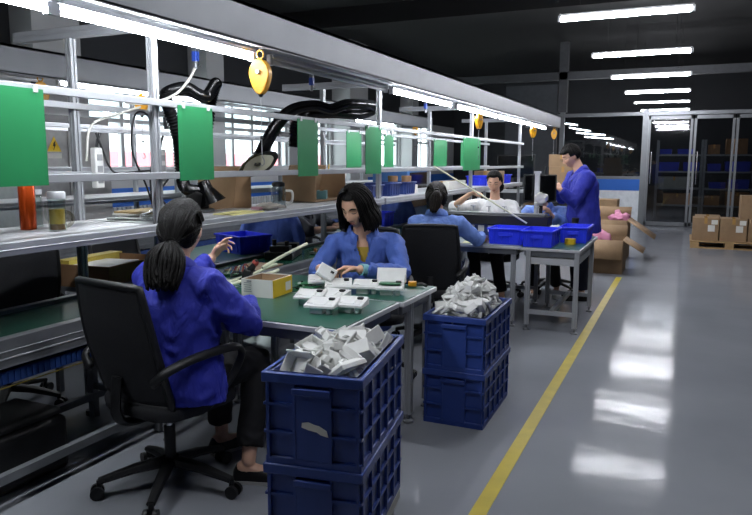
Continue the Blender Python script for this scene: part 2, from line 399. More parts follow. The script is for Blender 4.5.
for i, (a, b_, lb) in enumerate((((-3.31, 20.3, 2.606), (-2.97, 20.6, 2.57), 'topmost'), ((-3.167, 20.3, 2.49), (-2.6, 20.6, 2.39), 'second from top'), ((-2.963, 20.3, 2.34), (-2.19, 20.6, 2.27), 'third from top'), ((-2.73, 20.3, 2.225), (-1.96, 20.6, 2.16), 'lowest'))):
    lamp('ceiling_lamp', a, b_, .010, True, lb + ' of the short slanting tube lamps seen through glass beside the standing man', 'lamp', 'tube lamps in the room behind the glass', RZ, False)

# radiators below the windows
RAD = mat('white_radiator', '#d5d6d8', .4)
for i, (y0, y1) in enumerate(((7.45, 9.4), (10.4, 12.4), (3.9, 5.6))):
    t = thing('radiator', ('white finned radiator under the window behind the tea jar', 'white finned radiator under the window behind the glass mug', 'white finned radiator beside the grey electrical cabinet')[i], 'radiator', (-7.9, (y0+y1)/2, 0))
    mb = MB(); n = int((y1-y0)/.09)
    for k in range(n): mb.box((-7.9, y0+.045+k*.09, .47), (.09, .06, .66))
    mb.build('fins', RAD, t, bevel=.01)
    for yy in (y0+.2, y1-.2): MB().bb((-7.93, yy-.02, 0), (-7.87, yy+.02, .18)).build('foot', RAD, t)
    MB().bar((-7.9, y0, .2), (-7.9, y1, .2), .04, .04).bar((-7.9, y0, .74), (-7.9, y1, .74), .04, .04).build('pipe', RAD, t)
# electrical cabinet with the warning triangle
t = thing('electrical_cabinet', 'grey electrical cabinet with yellow warning triangle behind the green panel', 'cabinet', (-7.1, 5.95, 0))
CABM = mat('grey_cabinet_paint', '#a5a4a3', .5)
MB().bb((-7.6, 5.35, 0), (-6.95, 6.75, 2.05)).build('body', CABM, t, bevel=.01)
for a, b_ in ((5.38, 6.03), (6.07, 6.72)): MB().bb((-6.95, a, .1), (-6.93, b_, 1.98)).build('door', CABM, t, bevel=.004)
s = MB().prism([(-.1, -.07), (.1, -.07), (0, .11)], .004, Matrix(((0, 0, 1), (1, 0, 0), (0, 1, 0))), (-6.93, 5.86, 1.68)).build('warning_sign', YELP, t)
MB().prism([(-.012, .035), (.02, .07), (.006, .02), (.02, .02), (-.016, -.05), (-.002, .0), (-.02, .0)], .003, Matrix(((0, 0, 1), (1, 0, 0), (0, 1, 0))), (-6.925, 5.86, 1.675)).build('lightning_bolt', BLACKP, s)
MB().box((-6.928, 5.86, 1.56), (.004, .2, .06)).build('paper_label', PAPER, t)
# building and ground outside the windows
FAC = mat('pale_facade', '#d8d9da', .8, 0, .05, .6)
t = thing('building', 'pale building with a red band seen through the windows', 'building', (-22, 14, -1))
MB().bb((-26, -6, -1), (-22, 40, 9)).build('wall', FAC, t, smooth=0)
MB().bb((-22, -6, .3), (-21.9, 40, 1.9)).build('red_band', mat('red_facade_band', '#c8747a', .8), t, smooth=0)
for k in range(14):
    MB().bb((-22, -4+k*3, 3.0), (-21.95, -2.2+k*3, 5.0)).build('window', mat('facade_window', '#8f979c', .3), t, smooth=0)
structure(MB().bb((-40, -15, -1.2), (-8.2, 50, -1)).build('ground', mat('pale_paving', '#b9b9b6', .9), smooth=0))
# ---------------------------------------------------------------- the assembly lines
FY = [2.81, 5.68, 8.6, 11.4]
def profile_post(a, b):
    """slotted aluminium extrusion"""
    m = MB(); a = V(a); b = V(b); s = .04
    poly = []
    for k in range(4):
        A = Matrix.Rotation(k*pi/2, 3, 'Z')
        for x, y in ((.5, -.5), (.5, -.12), (.32, -.12), (.32, .12), (.5, .12)):
            p = A @ V((x*s, y*s, 0)); poly.append((p.x, p.y))
    M = frame_from(b-a)
    return m.prism(poly, (b-a).length, M, a)
def line_frame(dx, label, first, y0, y1):
    t = thing('assembly_line_frame', label, 'frame', (dx-2.85, 2.81, 0))
    for y in FY:
        profile_post((dx-2.57, y, .08), (dx-2.57, y, 2.16)).build('post', ALU, t)
        profile_post((dx-3.15, y, .08), (dx-3.15, y, 2.17)).build('post', ALU, t)
        MB().box((dx-2.9, y, 2.2), (1.36, .045, .06)).box((dx-2.9, y-.025, 2.2), (1.3, .008, .012)).build('crossbar', ALU, t, bevel=.004)
        MB().box((dx-2.86, y, 1.12), (.56, .035, .04)).build('shelf_bracket', ALU, t)
        for x in (-2.57, -3.15): MB().cyl((dx+x, y, 0), (dx+x, y, .03), .03, 12).cyl((dx+x, y, .03), (dx+x, y, .09), .01, 8).build('foot', BLACKP, t)
    for x in (-2.53, -3.12):
        MB().bb((dx+x-.012, y0, 1.785), (dx+x+.012, y1, 1.82)).build('upper_rail', ALU, t, bevel=.003)
        MB().bb((dx+x-.015, y0, 1.405), (dx+x+.015, y1, 1.442)).build('middle_rail', ALU, t, bevel=.003)
    return t
line_frame(0, 'aluminium post frame with green sheets of the nearer assembly line', True, .6, 11.5)
line_frame(-2.35, 'aluminium post frame of the assembly line further back by the windows', False, .6, 11.5)

def hood(dx, label, y0, y1):
    t = thing('lamp_hood', label, 'hood', (dx-2.5, (y0+y1)/2, 2.13))
    MB().bb((dx-2.215, y0, 2.14), (dx-2.2, y1, 2.345)).bb((dx-2.235, y0, 2.135), (dx-2.2, y1, 2.15)).build('fascia', HOODM, t)
    # folded top sheet sloping down to the back edge
    poly = [(-2.2, 2.345), (-2.55, 2.345), (-2.85, 2.26), (-2.85, 2.24), (-2.55, 2.325), (-2.2, 2.325)]
    M = Matrix(((1, 0, 0), (0, 0, 1), (0, 1, 0)))
    MB().prism([(dx+x, z) for x, z in poly], y1-y0, M, (0, y0, 0)).build('top_sheet', HOODM, t)
    for y in (y0, y1-.012): MB().bb((dx-2.85, y, 2.15), (dx-2.2, y+.012, 2.33)).build('end_cap', HOODM, t)
    return t
hood(0, 'long grey lamp hood over the nearer assembly line', .6, 13.1)
hood(-2.35, 'long grey lamp hood over the back assembly line', .6, 12.6)

TB = [(.62, 2.0, True, 'lit tube lamp under the near hood, outermost at the photo edge'), (2.03, 3.4, True, 'brightest lit tube lamp under the near hood, in the upper corner above the posts'), (3.58, 5.33, False, 'unlit tube lamp under the near hood, beside the big yellow balancer'), (5.45, 7.07, True, 'lit tube lamp under the near hood, right after the unlit one'),
      (7.25, 8.97, True, 'lit tube lamp under the near hood, before the small yellow balancer'), (9.05, 10.7, True, 'lit tube lamp under the near hood, after the small yellow balancer'), (10.8, 12.4, True, 'last lit tube lamp at the far end of the near hood')]
for a, b_, on, lb in TB: lamp('tube_lamp', (-2.35, a, 2.1), (-2.35, b_, 2.1), .016, on, lb, 'lamp', 'tube lamps under the near hood')
TB2 = [(2.2, 3.9, False, 'unlit tube lamp under the back hood, left end'), (4.05, 5.85, True, 'lit tube lamp under the back hood, behind the second post'), (6.0, 7.7, False, 'unlit tube lamp under the back hood, behind the big yellow balancer'), (7.8, 9.4, False, 'unlit tube lamp under the back hood, behind the black hose'),
       (9.5, 11.0, True, 'lit tube lamp under the back hood, seen between far posts')]
for a, b_, on, lb in TB2: lamp('tube_lamp', (-4.7, a, 2.13), (-4.7, b_, 2.13), .016, on, lb, 'lamp', 'tube lamps under the back hood')

# conveyors
def conveyor(dx, label, y0, y1):
    t = thing('belt_conveyor', label, 'conveyor', (dx-2.85, (y0+y1)/2, 0))
    MB().bb((dx-3.07, y0, .70), (dx-2.62, y1, .735)).build('belt', BELT, t)
    for x0, x1, s in ((-2.62, -2.565, 1), (-3.12, -3.07, -1)):
        m = MB().bb((dx+x0, y0, .63), (dx+x1, y1, .755))
        e = x1 if s > 0 else x0
        m.bb((dx+e-.004, y0, .665), (dx+e+.004, y1, .675)).bb((dx+e-.004, y0, .70), (dx+e+.004, y1, .705))
        m.build('side_rail', ALUD, t, bevel=.003)
    y = y0+.75
    while y < y1:
        for x in (-2.6, -3.09): MB().box((dx+x, y, .32), (.04, .04, .62)).build('leg', ALUD, t)
        MB().box((dx-2.85, y, .2), (.5, .03, .03)).build('cross_bar', ALUD, t)
        y += 1.43
    MB().bb((dx-2.62, y0, .12), (dx-2.585, y1, .16)).build('foot_rail', ALUD, t)
    MB().bb((dx-3.1, y0, .12), (dx-3.065, y1, .16)).build('foot_rail', ALUD, t)
    m = MB().bb((dx-2.66, y0, .55), (dx-2.60, y1, .605))
    yy = y0
    while yy < min(y1, 4): m.bb((dx-2.602, yy, .555), (dx-2.594, yy+.012, .60)); yy += .03
    m.build('cable_trunking', mat('blue_trunking', '#2a4a8c', .5), t)
    MB().bb((dx-2.598, y0, .536), (dx-2.594, y1, .540)).build('yellow_cable', mat('dull_yellow_cable', '#8a7c28', .6), t)
    MB().bb((dx-3.05, y0, .61), (dx-2.68, y1, .625)).build('return_belt', BELT, t)
    return t
conveyor(0, 'green belt conveyor with aluminium sides in front of the black office chair', .6, 12.0)
conveyor(-2.35, 'green belt conveyor of the back line by the windows', .6, 12.0)

# shelf boards
for dx, nm in ((0, 'near'), (-2.35, 'back')):
    for i, (a, b_) in enumerate(((.62, 2.79), (2.83, 5.66), (5.70, 8.58), (8.62, 11.38))):
        lb = {'near': ['white shelf board carrying the orange thermos and the tea jar', 'white shelf board carrying the glass mug and leaning carton', 'white shelf board carrying the navy trays behind the seated women', 'farthest white shelf board of the nearer line'],
              'back': ['shelf board of the back line behind the orange thermos', 'shelf board of the back line behind the glass mug', 'shelf board of the back line behind the navy trays', 'farthest shelf board of the back line']}[nm][i]
        t = thing('shelf_board', lb, 'shelf', (dx-2.8, (a+b_)/2, 1.14))
        MB().bb((dx-3.12, a, 1.145), (dx-2.52, b_, 1.165)).build('board', WHITEP, t, bevel=.003)
        MB().bb((dx-2.535, a, 1.112), (dx-2.5, b_, 1.168)).bb((dx-2.505, a, 1.133), (dx-2.497, b_, 1.14)).build('edge_profile', ALU, t, bevel=.003)

# green sheets between the rails
GP = [(-2.515, 1.55, 2.086, 'green sheet hanging at the left photo edge'), (-2.515, 2.93, 3.22, 'large green sheet directly right of the second post'), (-2.515, 4.17, 4.455, 'dark green sheet under the looping black hose'),
      (-2.515, 5.285, 5.61, 'green sheet beside the post above the navy tray'), (-3.105, 6.08, 6.42, 'smaller green sheet on the back rail left of the post'), (-3.105, 7.01, 7.27, 'narrow green sheet on the back rail just right of the post'),
      (-3.105, 8.66, 9.2, 'green sheet on the back rail above the pony-tailed woman'), (-3.105, 9.85, 10.26, 'green sheet on the back rail, farthest but one'), (-2.515, 8.08, 8.83, 'widest far green sheet in front of the post above the woman in white')]
for x, a, b_, lb in GP:
    t = thing('green_panel', lb, 'panel', (x, (a+b_)/2, 1.4), 0, 'green sheets hung between the rails')
    MB().bb((x-.003, a, 1.395 if x > -3 else 1.44), (x+.003, b_, 1.80)).build('sheet', GREEN, t, smooth=0)
    for y in (a+.04, b_-.04): MB().box((x+.004, y, 1.8), (.012, .02, .03)).build('clip', WHITEP, t)

# spring balancers
def balancer(c, s, label, face=0.):
    """c = top of the housing"""
    t = thing('spring_balancer', label, 'tool balancer', c, face, 'yellow spring balancers')
    poly = []
    for k in range(28):
        a = 2*pi*k/28; x = .058*cos(a); z = -.088 + .072*sin(a)
        if sin(a) < -.2: x *= 1 - .22*(-sin(a)-.2); z -= .045*(-sin(a)-.2)
        if sin(a) > .9: z += .005
        poly.append((x*s, z*s))
    M = Matrix(((1, 0, 0), (0, 0, 1), (0, 1, 0)))
    MB().prism(poly, .05*s, M, (0, -.025*s, 0)).build('housing', YEL, t, local=True, bevel=.006*s)
    MB().lathe([(.0, -.027*s), (.045*s, -.027*s), (.05*s, -.032*s), (.046*s, -.037*s), (.012*s, -.036*s), (.0, -.036*s)], (0, 0, -.08*s), Matrix(((1, 0, 0), (0, 0, 1), (0, -1, 0))) @ Matrix.Diagonal((1, 1, -1))).build('cover_disc', YEL, t, local=True)
    MB().cyl((0, -.042*s, -.08*s), (0, -.03*s, -.08*s), .012*s, 10).build('hub_screw', ALUD, t, local=True)
    pts = [V((.018*s*cos(a), 0, .012*s+.022*s*sin(a))) for a in [2*pi*k/14 for k in range(15)]]
    MB().tube(pts, .005*s, 6).build('hanging_ring', YEL, t, local=True)
    MB().cyl((0, 0, -.165*s), (0, 0, -.18*s), .014*s, 12).ell((0, 0, -.195*s), .014*s, nu=10, nv=8).build('cord_stop', BLACKP, t, local=True)
    MB().cyl((0, 0, -.19*s), (0, 0, -.52*s), .0022, 6).build('cord', ALU, t, local=True)
    MB().ell((0, 0, -.42*s), .01*s, nu=8, nv=6).build('cord_knot', BLACKP, t, local=True)
    pts = [V((0, 0, -.52*s)), V((.012*s, 0, -.54*s)), V((.012*s, 0, -.56*s)), V((0, 0, -.57*s)), V((-.01*s, 0, -.56*s))]
    MB().tube(pts, .003*s, 6).build('hook', ALUD, t, local=True)
    MB().cyl((0, 0, .03*s), (0, 0, .12), .003, 6).build('hanging_wire', ALU, t, local=True)
    return t
balancer((-2.25, 3.33, 2.09), 1.08, 'large yellow spring balancer hanging nearest from the near hood', .15)
balancer((-2.25, 7.82, 2.07), .95, 'yellow spring balancer seen edge-on under the near hood above the white-shirted woman', 1.25)
balancer((-2.25, 10.9, 2.07), .95, 'narrow yellow spring balancer near the far end of the near hood', 1.0)
balancer((-2.25, 12.75, 2.10), .95, 'yellow spring balancer hanging last, at the far hood end beside the man', .2)
balancer((-4.6, 3.8, 2.12), 1.05, 'yellow spring balancer of the back line left of the first post', 1.0)
balancer((-4.6, 4.87, 2.12), 1.05, 'yellow spring balancer of the back line half hidden by the second post', .6)
balancer((-4.6, 13.4-1.6, 2.18), .95, 'far yellow spring balancer of the back line between green sheets', .4)

# fume hoses
def hose(name, pts, r, label, nozzle=None, n=10):
    t = thing(name, label, 'hose', pts[0])
    P = spline(pts, n); rs = []
    P2 = []
    L = 0.
    for i in range(len(P)-1):
        k = max(2, int((P[i+1]-P[i]).length/.012))
        for j in range(k): P2.append(P[i].lerp(P[i+1], j/k))
    P2.append(P[-1])
    rs = [r*(1.04 if i % 2 else .80) for i in range(len(P2))]
    MB().tube(P2, rs, 14).build('hose', HOSE, t, smooth=60)
    return t
h = hose('fume_hose', [(-2.95, 3.62, 1.30), (-2.93, 3.46, 1.33), (-2.9, 3.39, 1.45), (-2.9, 3.37, 1.64), (-2.9, 3.3, 1.82), (-2.9, 3.28, 1.9), (-2.9, 3.45, 1.955), (-2.92, 3.6, 1.93), (-2.96, 3.74, 1.93), (-2.98, 3.87, 2.03), (-3.02, 3.86, 1.9), (-3.05, 3.84, 1.68)], .04,
         'black fume hose arching behind the large green sheet near the ponytailed woman')
M = frame_from((.2, .25, -.9))
MB().lathe([(.04, .12), (.045, .06), (.095, -.04), (.088, -.04), (.04, .05)], (-2.87, 3.63, 1.26), frame_from((-.35, -.2, 1))).build('nozzle', HOSE, h)
h = hose('fume_hose', [(-2.72, 4.02, 1.56), (-2.74, 4.12, 1.64), (-2.76, 4.3, 1.78), (-2.78, 4.55, 1.895), (-2.76, 4.85, 1.945), (-2.75, 5.1, 1.935), (-2.74, 5.4, 2.0), (-2.76, 5.95, 2.03), (-2.83, 6.12, 2.0), (-2.88, 5.9, 1.945), (-2.9, 5.45, 1.93), (-2.95, 5.1, 1.9), (-3.0, 4.95, 1.82), (-3.02, 4.93, 1.62)], .045,
         'black fume hose looping high above the glass mug with flared cone nozzle')
F = frame_from((.45, -.75, -.42), (1, 0, .3))
# flared nozzle facing the camera, its mouth an elongated hexagon
rg = []
ell = [(.13*cos(a)*(1 if abs(cos(a)) < .95 else 1.08), .068*sin(a), 0) for a in [2*pi*k/24 for k in range(24)]]
c0 = V((-2.70, 3.95, 1.485))
mk = lambda s, d: [c0 + F @ (V(p)*s + V((0, 0, d))) for p in ell]
circ = [c0 + F @ V((.045*cos(a), .045*sin(a), -.13)) for a in [2*pi*k/24 for k in range(24)]]
MB().loft([circ, mk(.7, -.05), mk(1.1, 0), mk(1.1, .014), mk(.84, .014)], cap=False).build('nozzle_rim', HOSE, h)
MB().loft([mk(.84, .013), mk(.84, .004)]).build('nozzle_filter', mat('pale_filter', '#b9b8a4', .7), h)
MB().tube([c0 + F @ V((.02, 0, .02)), c0+F @ V((-.005, .0, .02)), c0 + F @ V((-.02, .018, .018))], .01, 8).build('nozzle_knob', BLACKP, h)

# pneumatic valves and air lines on the near frame
for (x, y, z, lb) in ((-2.8, 3.44, 2.15, 'blue air valve hanging with white tube under the near hood'), (-2.8, 4.87, 2.15, 'blue air valve above the back crossbar behind the unlit tube lamp'), (-2.8, 7.5, 2.15, 'far blue air valve under the near hood between posts')):
    t = thing('air_valve', lb, 'valve', (x, y, z), 0, 'blue air valves')
    MB().box((0, 0, .035), (.03, .03, .03)).build('bracket', ALUD, t, local=True)
    MB().box((0, 0, -.01), (.035, .035, .06)).build('body', mat('blue_valve_body', '#2b4aa8', .4), t, local=True, bevel=.004)
    MB().cyl((0, 0, -.04), (0, 0, -.085), .012, 10).cyl((0, .02, -.06), (.0, .05, -.06), .008, 8).build('fitting', ALUD, t, local=True)
tag = set_tags
tag(MB().tube(spline([(-2.8, 3.44, 2.08), (-2.82, 3.4, 2.0), (-2.85, 3.3, 1.9), (-2.9, 3.15, 1.84), (-2.95, 3.0, 1.83)], 8), .008, 8).build('air_tube', PAPER), 'white air tube curving down from the first blue valve', 'tube')
tag(MB().tube(spline([(-3.08, 3.25, 1.83), (-3.1, 3.1, 1.78), (-3.12, 2.9, 1.7), (-3.13, 2.86, 1.5)], 8), .007, 8).build('air_tube', PAPER), 'white air tube bending to the first aluminium post', 'tube')
tag(MB().tube(spline([(-3.08, 3.33, 1.2), (-3.09, 3.28, 1.35), (-3.1, 3.19, 1.55), (-3.1, 3.2, 1.72), (-3.1, 3.25, 1.80), (-3.08, 3.32, 1.77), (-3.08, 3.36, 1.6), (-3.08, 3.31, 1.4), (-3.06, 3.3, 1.18)], 8), .006, 8).build('power_cable', CABLE), 'black power cable looped over the upper rail between the posts', 'cable')
tag(MB().tube(spline([(-3.09, 2.9, 1.66), (-3.07, 2.93, 1.55), (-3.05, 2.95, 1.47), (-3.05, 3.02, 1.43), (-3.05, 3.3, 1.44), (-3.03, 3.42, 1.40), (-3.0, 3.3, 1.3), (-2.95, 3.36, 1.18), (-2.9, 3.44, 1.18)], 8), .006, 8).build('power_cable', CABLE), 'black power cable running along behind the middle rail above the papers', 'cable')
for (y, lb) in ((2.9, 'white power strip fixed upright beside the first post'), (3.42, 'white power strip fixed upright just left of the second post')):
    t = thing('power_strip', lb, 'power strip', (-3.09, y, 1.35))
    MB().box((-3.09, y, 1.46), (.04, .06, .23)).build('body', WPL, t, bevel=.006)
    for k in range(3): MB().box((-3.068, y, 1.39+.065*k), (.004, .035, .035)).build('socket', mat('pale_grey_socket', '#9fa1a3', .5), t)
    MB().tube([V((-3.09, y, 1.58)), V((-3.09, y+.01, 1.62)), V((-3.09, y+.03, 1.66))], .008, 8).build('plug_cord', CABLE, t)

# back-line black lamp arms
for (y, lb) in ((5.9, 'black angled lamp arm on the back line beside the large green sheet'), (8.0, 'black angled lamp arm on the back line beside the dark green sheet'), (4.35, 'thin black bar on the back line between the posts')):
    t = thing('angle_lamp', lb, 'lamp arm', (-4.95, y, 1.8))
    MB().bar((-4.95, y-.3, 1.86), (-4.95, y-.3, 2.16), .06, .06).bar((-4.95, y-.32, 1.86), (-4.95, y+.25, 1.86), .06, .06).build('arm', BLACKP, t)
    MB().box((-4.95, y+.05, 1.8), (.05, .07, .08)).build('knob', BLACKP, t)

# ---- things on the near shelf
SZ = 1.165
def lathe_thing(name, label, cat, loc, parts, group=None):
    t = thing(name, label, cat, loc, 0, group)
    for nm, m, prof in parts: MB().lathe(prof).build(nm, m, t, local=True, smooth=50)
    return t
lathe_thing('thermos', 'orange lacquered steel thermos standing on the shelf near the tea jar', 'thermos', (-2.93, 2.30, SZ), [
    ('body', COPPER, [(0, 0), (.036, 0), (.038, .01), (.038, .215), (.036, .22), (0, .22)]), ('lid', mat('dark_red_lid', '#6b1f16', .35, .5), [(0, .22), (.036, .22), (.036, .245), (.03, .25), (0, .25)])])
t = lathe_thing('tea_jar', 'lidded glass tea jar with yellow leaves on the shelf', 'jar', (-2.74, 2.31, SZ), [
    ('tea', TEA, [(0, .008), (.034, .008), (.034, .035), (0, .035)]), ('tea_leaves', TEAY, [(0, .036), (.0345, .036), (.0345, .105), (0, .105)]),
    ('glass', CLEAR, [(0, 0), (.039, 0), (.041, .005), (.041, .155), (.037, .155), (.037, .007), (0, .006)]), ('lid', ALUW, [(.0, .155), (.042, .155), (.042, .185), (.038, .19), (0, .19)])])
MB().tube(spline([(-.04, .0, .14), (-.075, 0, .13), (-.075, 0, .06), (-.04, 0, .045)], 5), .006, 8).build('handle', CLEAR, t, local=True)
t = lathe_thing('glass_jar', 'tall clear glass jar on the shelf right behind the orange thermos', 'jar', (-3.02, 2.40, SZ), [('glass', CLEAR, [(0, 0), (.045, 0), (.047, .006), (.047, .16), (.044, .165), (.04, .16), (.043, .01), (0, .008)]), ('lid', ALUW, [(0, .166), (.047, .166), (.047, .19), (0, .19)])])
t = thing('tape_roll', 'roll of clear tape standing on the shelf beside the tea jar', 'tape', (-2.84, 2.44, SZ+.045), (pi/2, 0, .9))
MB().lathe([(.03, -.012), (.045, -.012), (.045, .012), (.03, .012), (.03, -.012)]).build('roll', glassmat('tape_clear', '#e6e4dc', .07), t, local=True)
t = lathe_thing('glass_mug', 'clear glass mug with black lid and handle on the shelf', 'mug', (-2.69, 4.18, SZ), [
    ('glass', glassmat('mug_glass', '#e9eef0', .07), [(0, 0), (.052, 0), (.055, .008), (.053, .14), (.045, .155), (.042, .15), (.05, .135), (.051, .012), (0, .01)]), ('lid', BLACKP, [(0, .155), (.047, .155), (.047, .18), (.03, .19), (0, .19)]), ('base_ring', BLACKP, [(.045, -.0), (.056, .0), (.056, .012), (.045, .012)])])
MB().tube(spline([(.05, .02, .125), (.09, .035, .12), (.095, .04, .08), (.085, .035, .045), (.05, .02, .035)], 5), .009, 8).build('handle', PAPER, t, local=True)

# papers and flat packs by the second post
for i, (x, y, z, w, l, r, m, nm, lb, ct) in enumerate((
    (-2.86, 3.05, SZ, .36, .30, .2, mat('plastic_sleeve', '#a7a9a8', .25), 'plastic_bag', 'flat grey plastic bag lowest under the papers on the shelf', 'bag'),
    (-2.93, 3.12, SZ+.013, .34, .26, -.15, PAPER, 'paper_stack', 'white paper stack lying on the grey plastic bag', 'papers'),
    (-2.97, 3.2, SZ+.027, .30, .34, .1, mat('kraft_board', '#b79f72', .8), 'card_sheet', 'tan board lying on top of the white papers', 'board'))):
    tag(MB().box((0, 0, .006), (w, l, .012), (0, 0, r)).build(nm, m, local=True, bevel=.003), lb, ct).location = (x, y, z)
t = thing('crumpled_bag', 'crumpled clear plastic bag with white label on the shelf edge', 'bag', (-2.66, 2.95, SZ))
m = MB().ell((0, 0, .028), (.12, .14, .026), nu=24, nv=12); m.v = [p + V((noise.noise(p*30)*.02, noise.noise(p*30+V((5, 0, 0)))*.02, abs(noise.noise(p*25+V((0, 9, 0))))*.02)) for p in m.v]
m.build('film', glassmat('bag_film', '#cfd2d2', .2, .15), t, local=True, smooth=180)
MB().box((-.02, -.03, .064), (.06, .05, .003), (.1, .1, .3)).build('paper_label', PAPER, t, local=True)
t = thing('hand_stamp', 'black dome-shaped tape cutter on the shelf beside the second post', 'tape cutter', (-2.95, 3.52, SZ+.025))
MB().prism([(-.12, 0), (.12, 0), (.115, .05), (.08, .095), (.02, .12), (-.04, .1), (-.09, .05)], .05, Matrix(((.3, 0, .95), (.95, 0, -.3), (0, 1, 0)))).build('body', BLACKP, t, local=True, bevel=.01)
MB().box((.02, .0, -.01), (.12, .26, .02), (0, 0, -.3)).build('base', ALUD, t, local=True)
# cardboard by the hose
t = thing('cardboard_sheet', 'brown cardboard box standing upright behind the hose nozzle on the shelf', 'cardboard', (-2.85, 3.75, SZ))
MB().box((-2.98, 3.86, SZ+.15), (.02, .42, .30), (0, .1, 0)).build('panel', CARD, t); MB().box((-2.93, 4.065, SZ+.15), (.14, .012, .30), (0, 0, .3)).build('side_flap', CARD, t)
tag(MB().box((0, 0, .004), (.18, .34, .008), (0, 0, .1)).build('yellow_card', mat('pale_yellow_card', '#d6cf8a', .7), local=True), 'pale yellow card lying at the shelf edge near the hose nozzle', 'card').location = (-2.63, 3.62, SZ)
t = thing('open_carton', 'open brown carton tilted on the shelf beside the glass mug', 'box', (-2.85, 5.0, SZ))
for nm, c, s, r in (('back_side', (-3.02, 5.12, SZ+.16), (.012, .62, .3), (0, .28, 0)), ('bottom', (-2.9, 5.12, SZ+.012), (.3, .6, .012), 0), ('end_side', (-2.9, 4.82, SZ+.13), (.3, .012, .24), (0, 0, .1)), ('end_side', (-2.92, 5.42, SZ+.12), (.26, .012, .22), (.15, 0, .2))):
    MB().box(c, s, r or None).build(nm, CARD, t)
MB().box((-2.98, 5.45, SZ+.17), (.004, .012, .3), (.25, .28, 0)).build('yellow_edge', YELP, t)
t = thing('small_carton', 'small teal printed box inside the tilted carton', 'box', (-2.84, 5.1, SZ+.02)); MB().box((0, 0, .035), (.08, .14, .07), (0, 0, .4)).build('box', mat('teal_print', '#5f8f95', .6), t, local=True); MB().box((0, 0, .071), (.03, .14, .002), (0, 0, .4)).build('tape', TAPE, t, local=True)
tag(MB().box((0, 0, .13), (.012, .4, .27), (0, .25, 0)).build('foam_board', PAPER, local=True), 'white foam board leaning beside the tilted carton', 'board').location = (-3.0, 5.62, SZ)
t = thing('work_glove', 'crumpled grey-white cloth glove on the shelf left of the mug', 'glove', (-2.62, 3.93, SZ))
m = MB().ell((0, 0, .025), (.07, .1, .024), nu=20, nv=10)
for k in range(4): m.tube([(.03-.022*k, .08, .02), (.035-.025*k, .14, .018), (.03-.025*k, .17, .012)], [.012, .011, .009], 8, round_end=True)
m.v = [p + V((0, 0, abs(noise.noise(p*28))*.02)) for p in m.v]; m.build('cloth', mat('grey_glove', '#a9a49b', .85), t, local=True, smooth=180); MB().box((-.02, -.1, .02), (.08, .02, .02)).build('red_cuff', mat('pink_cuff', '#a9808a', .8), t, local=True)
tag(MB().lathe([(0, 0), (.02, 0), (.02, .05), (.008, .06), (.008, .11), (0, .11)]).build('glue_bottle', REDM, local=True), 'red bottle on the shelf behind the woman in blue', 'bottle').location = (-2.95, 5.75, SZ)

def bin_tray(name, c, w, l, h, m, label, cat='bin', rot=0., group=None, ribs=True):
    t = thing(name, label, cat, c, rot, group)
    body = openbox(w, l, h, .006, .93)
    rim = MB(); a, b_ = w/2+.006, l/2+.006
    for p, q in (((-a, -b_), (a, -b_)), ((a, -b_), (a, b_)), ((a, b_), (-a, b_)), ((-a, b_), (-a, -b_))):
        rim.bar((*p, h-.008), (*q, h-.008), .014, .016)
    rim.build('rim', m, t, local=True, bevel=.003)
    if ribs:
        rb = body
        for s in (-1, 1):
            for k in range(4): rb.box((-w*.36+w*.24*k, s*l*.485, h*.5), (.006, .012, h*.8)); rb.box((s*w*.485, -l*.36+l*.24*k, h*.5), (.012, .006, h*.8))
        MB().box((0, -l/2-.002, h*.62), (w*.4, .012, h*.22)).build('handle', m, t, local=True, bevel=.003)
    body.build('body', m, t, local=True)
    return t
NAVYB = mat('navy_bin_plastic', '#2a3f7c', .45)
bin_tray('parts_bin', (-2.75, 6.2, SZ), .26, .26, .13, NAVYB, 'navy tray on the shelf right behind the post by the woman in blue')
bin_tray('parts_bin', (-2.78, 5.85, SZ), .24, .3, .12, NAVYB, 'navy tray on the shelf just left of the post, beside the red bottle')
bin_tray('parts_bin', (-2.75, 6.62, SZ), .26, .26, .13, NAVYB, 'navy tray filled with dark cups on the shelf above the blue chair-back jacket')
for k, (x, y) in enumerate(((-2.8, 6.55), (-2.7, 6.68))):
    lathe_thing('parts_cup', ('dark brown cup in the navy tray, left of its pair', 'dark brown cup in the navy tray, right of its pair')[k], 'cup', (x, y, SZ+.02), [('body', CARDD, [(0, 0), (.04, 0), (.055, .16), (.05, .17), (.045, .16), (.036, .01), (0, .01)])])
t = thing('carton', 'small white carton on the shelf beside the navy tray', 'box', (-2.74, 6.88, SZ)); carton_closed(t, .14, .12, .09, PAPER)
t = thing('carton', 'long white carton lying on the shelf above the pony-tailed woman', 'box', (-2.72, 8.2, SZ)); carton_closed(t, .2, .7, .1, PAPER)
t = thing('test_cabinet', 'blue-framed test machine behind the navy trays', 'machine', (-3.55, 8.6, 0)); MB().bb((-3.8, 8.2, .7), (-3.3, 9.0, 1.42)).build('body', mat('steel_blue_panel', '#3c69a0', .4), t, bevel=.01); MB().bb((-3.31, 8.28, .9), (-3.29, 8.92, 1.36)).build('screen', SCREEN, t); MB().bb((-3.75, 8.25, 0), (-3.35, 8.95, .7)).build('stand', ALUD, t)

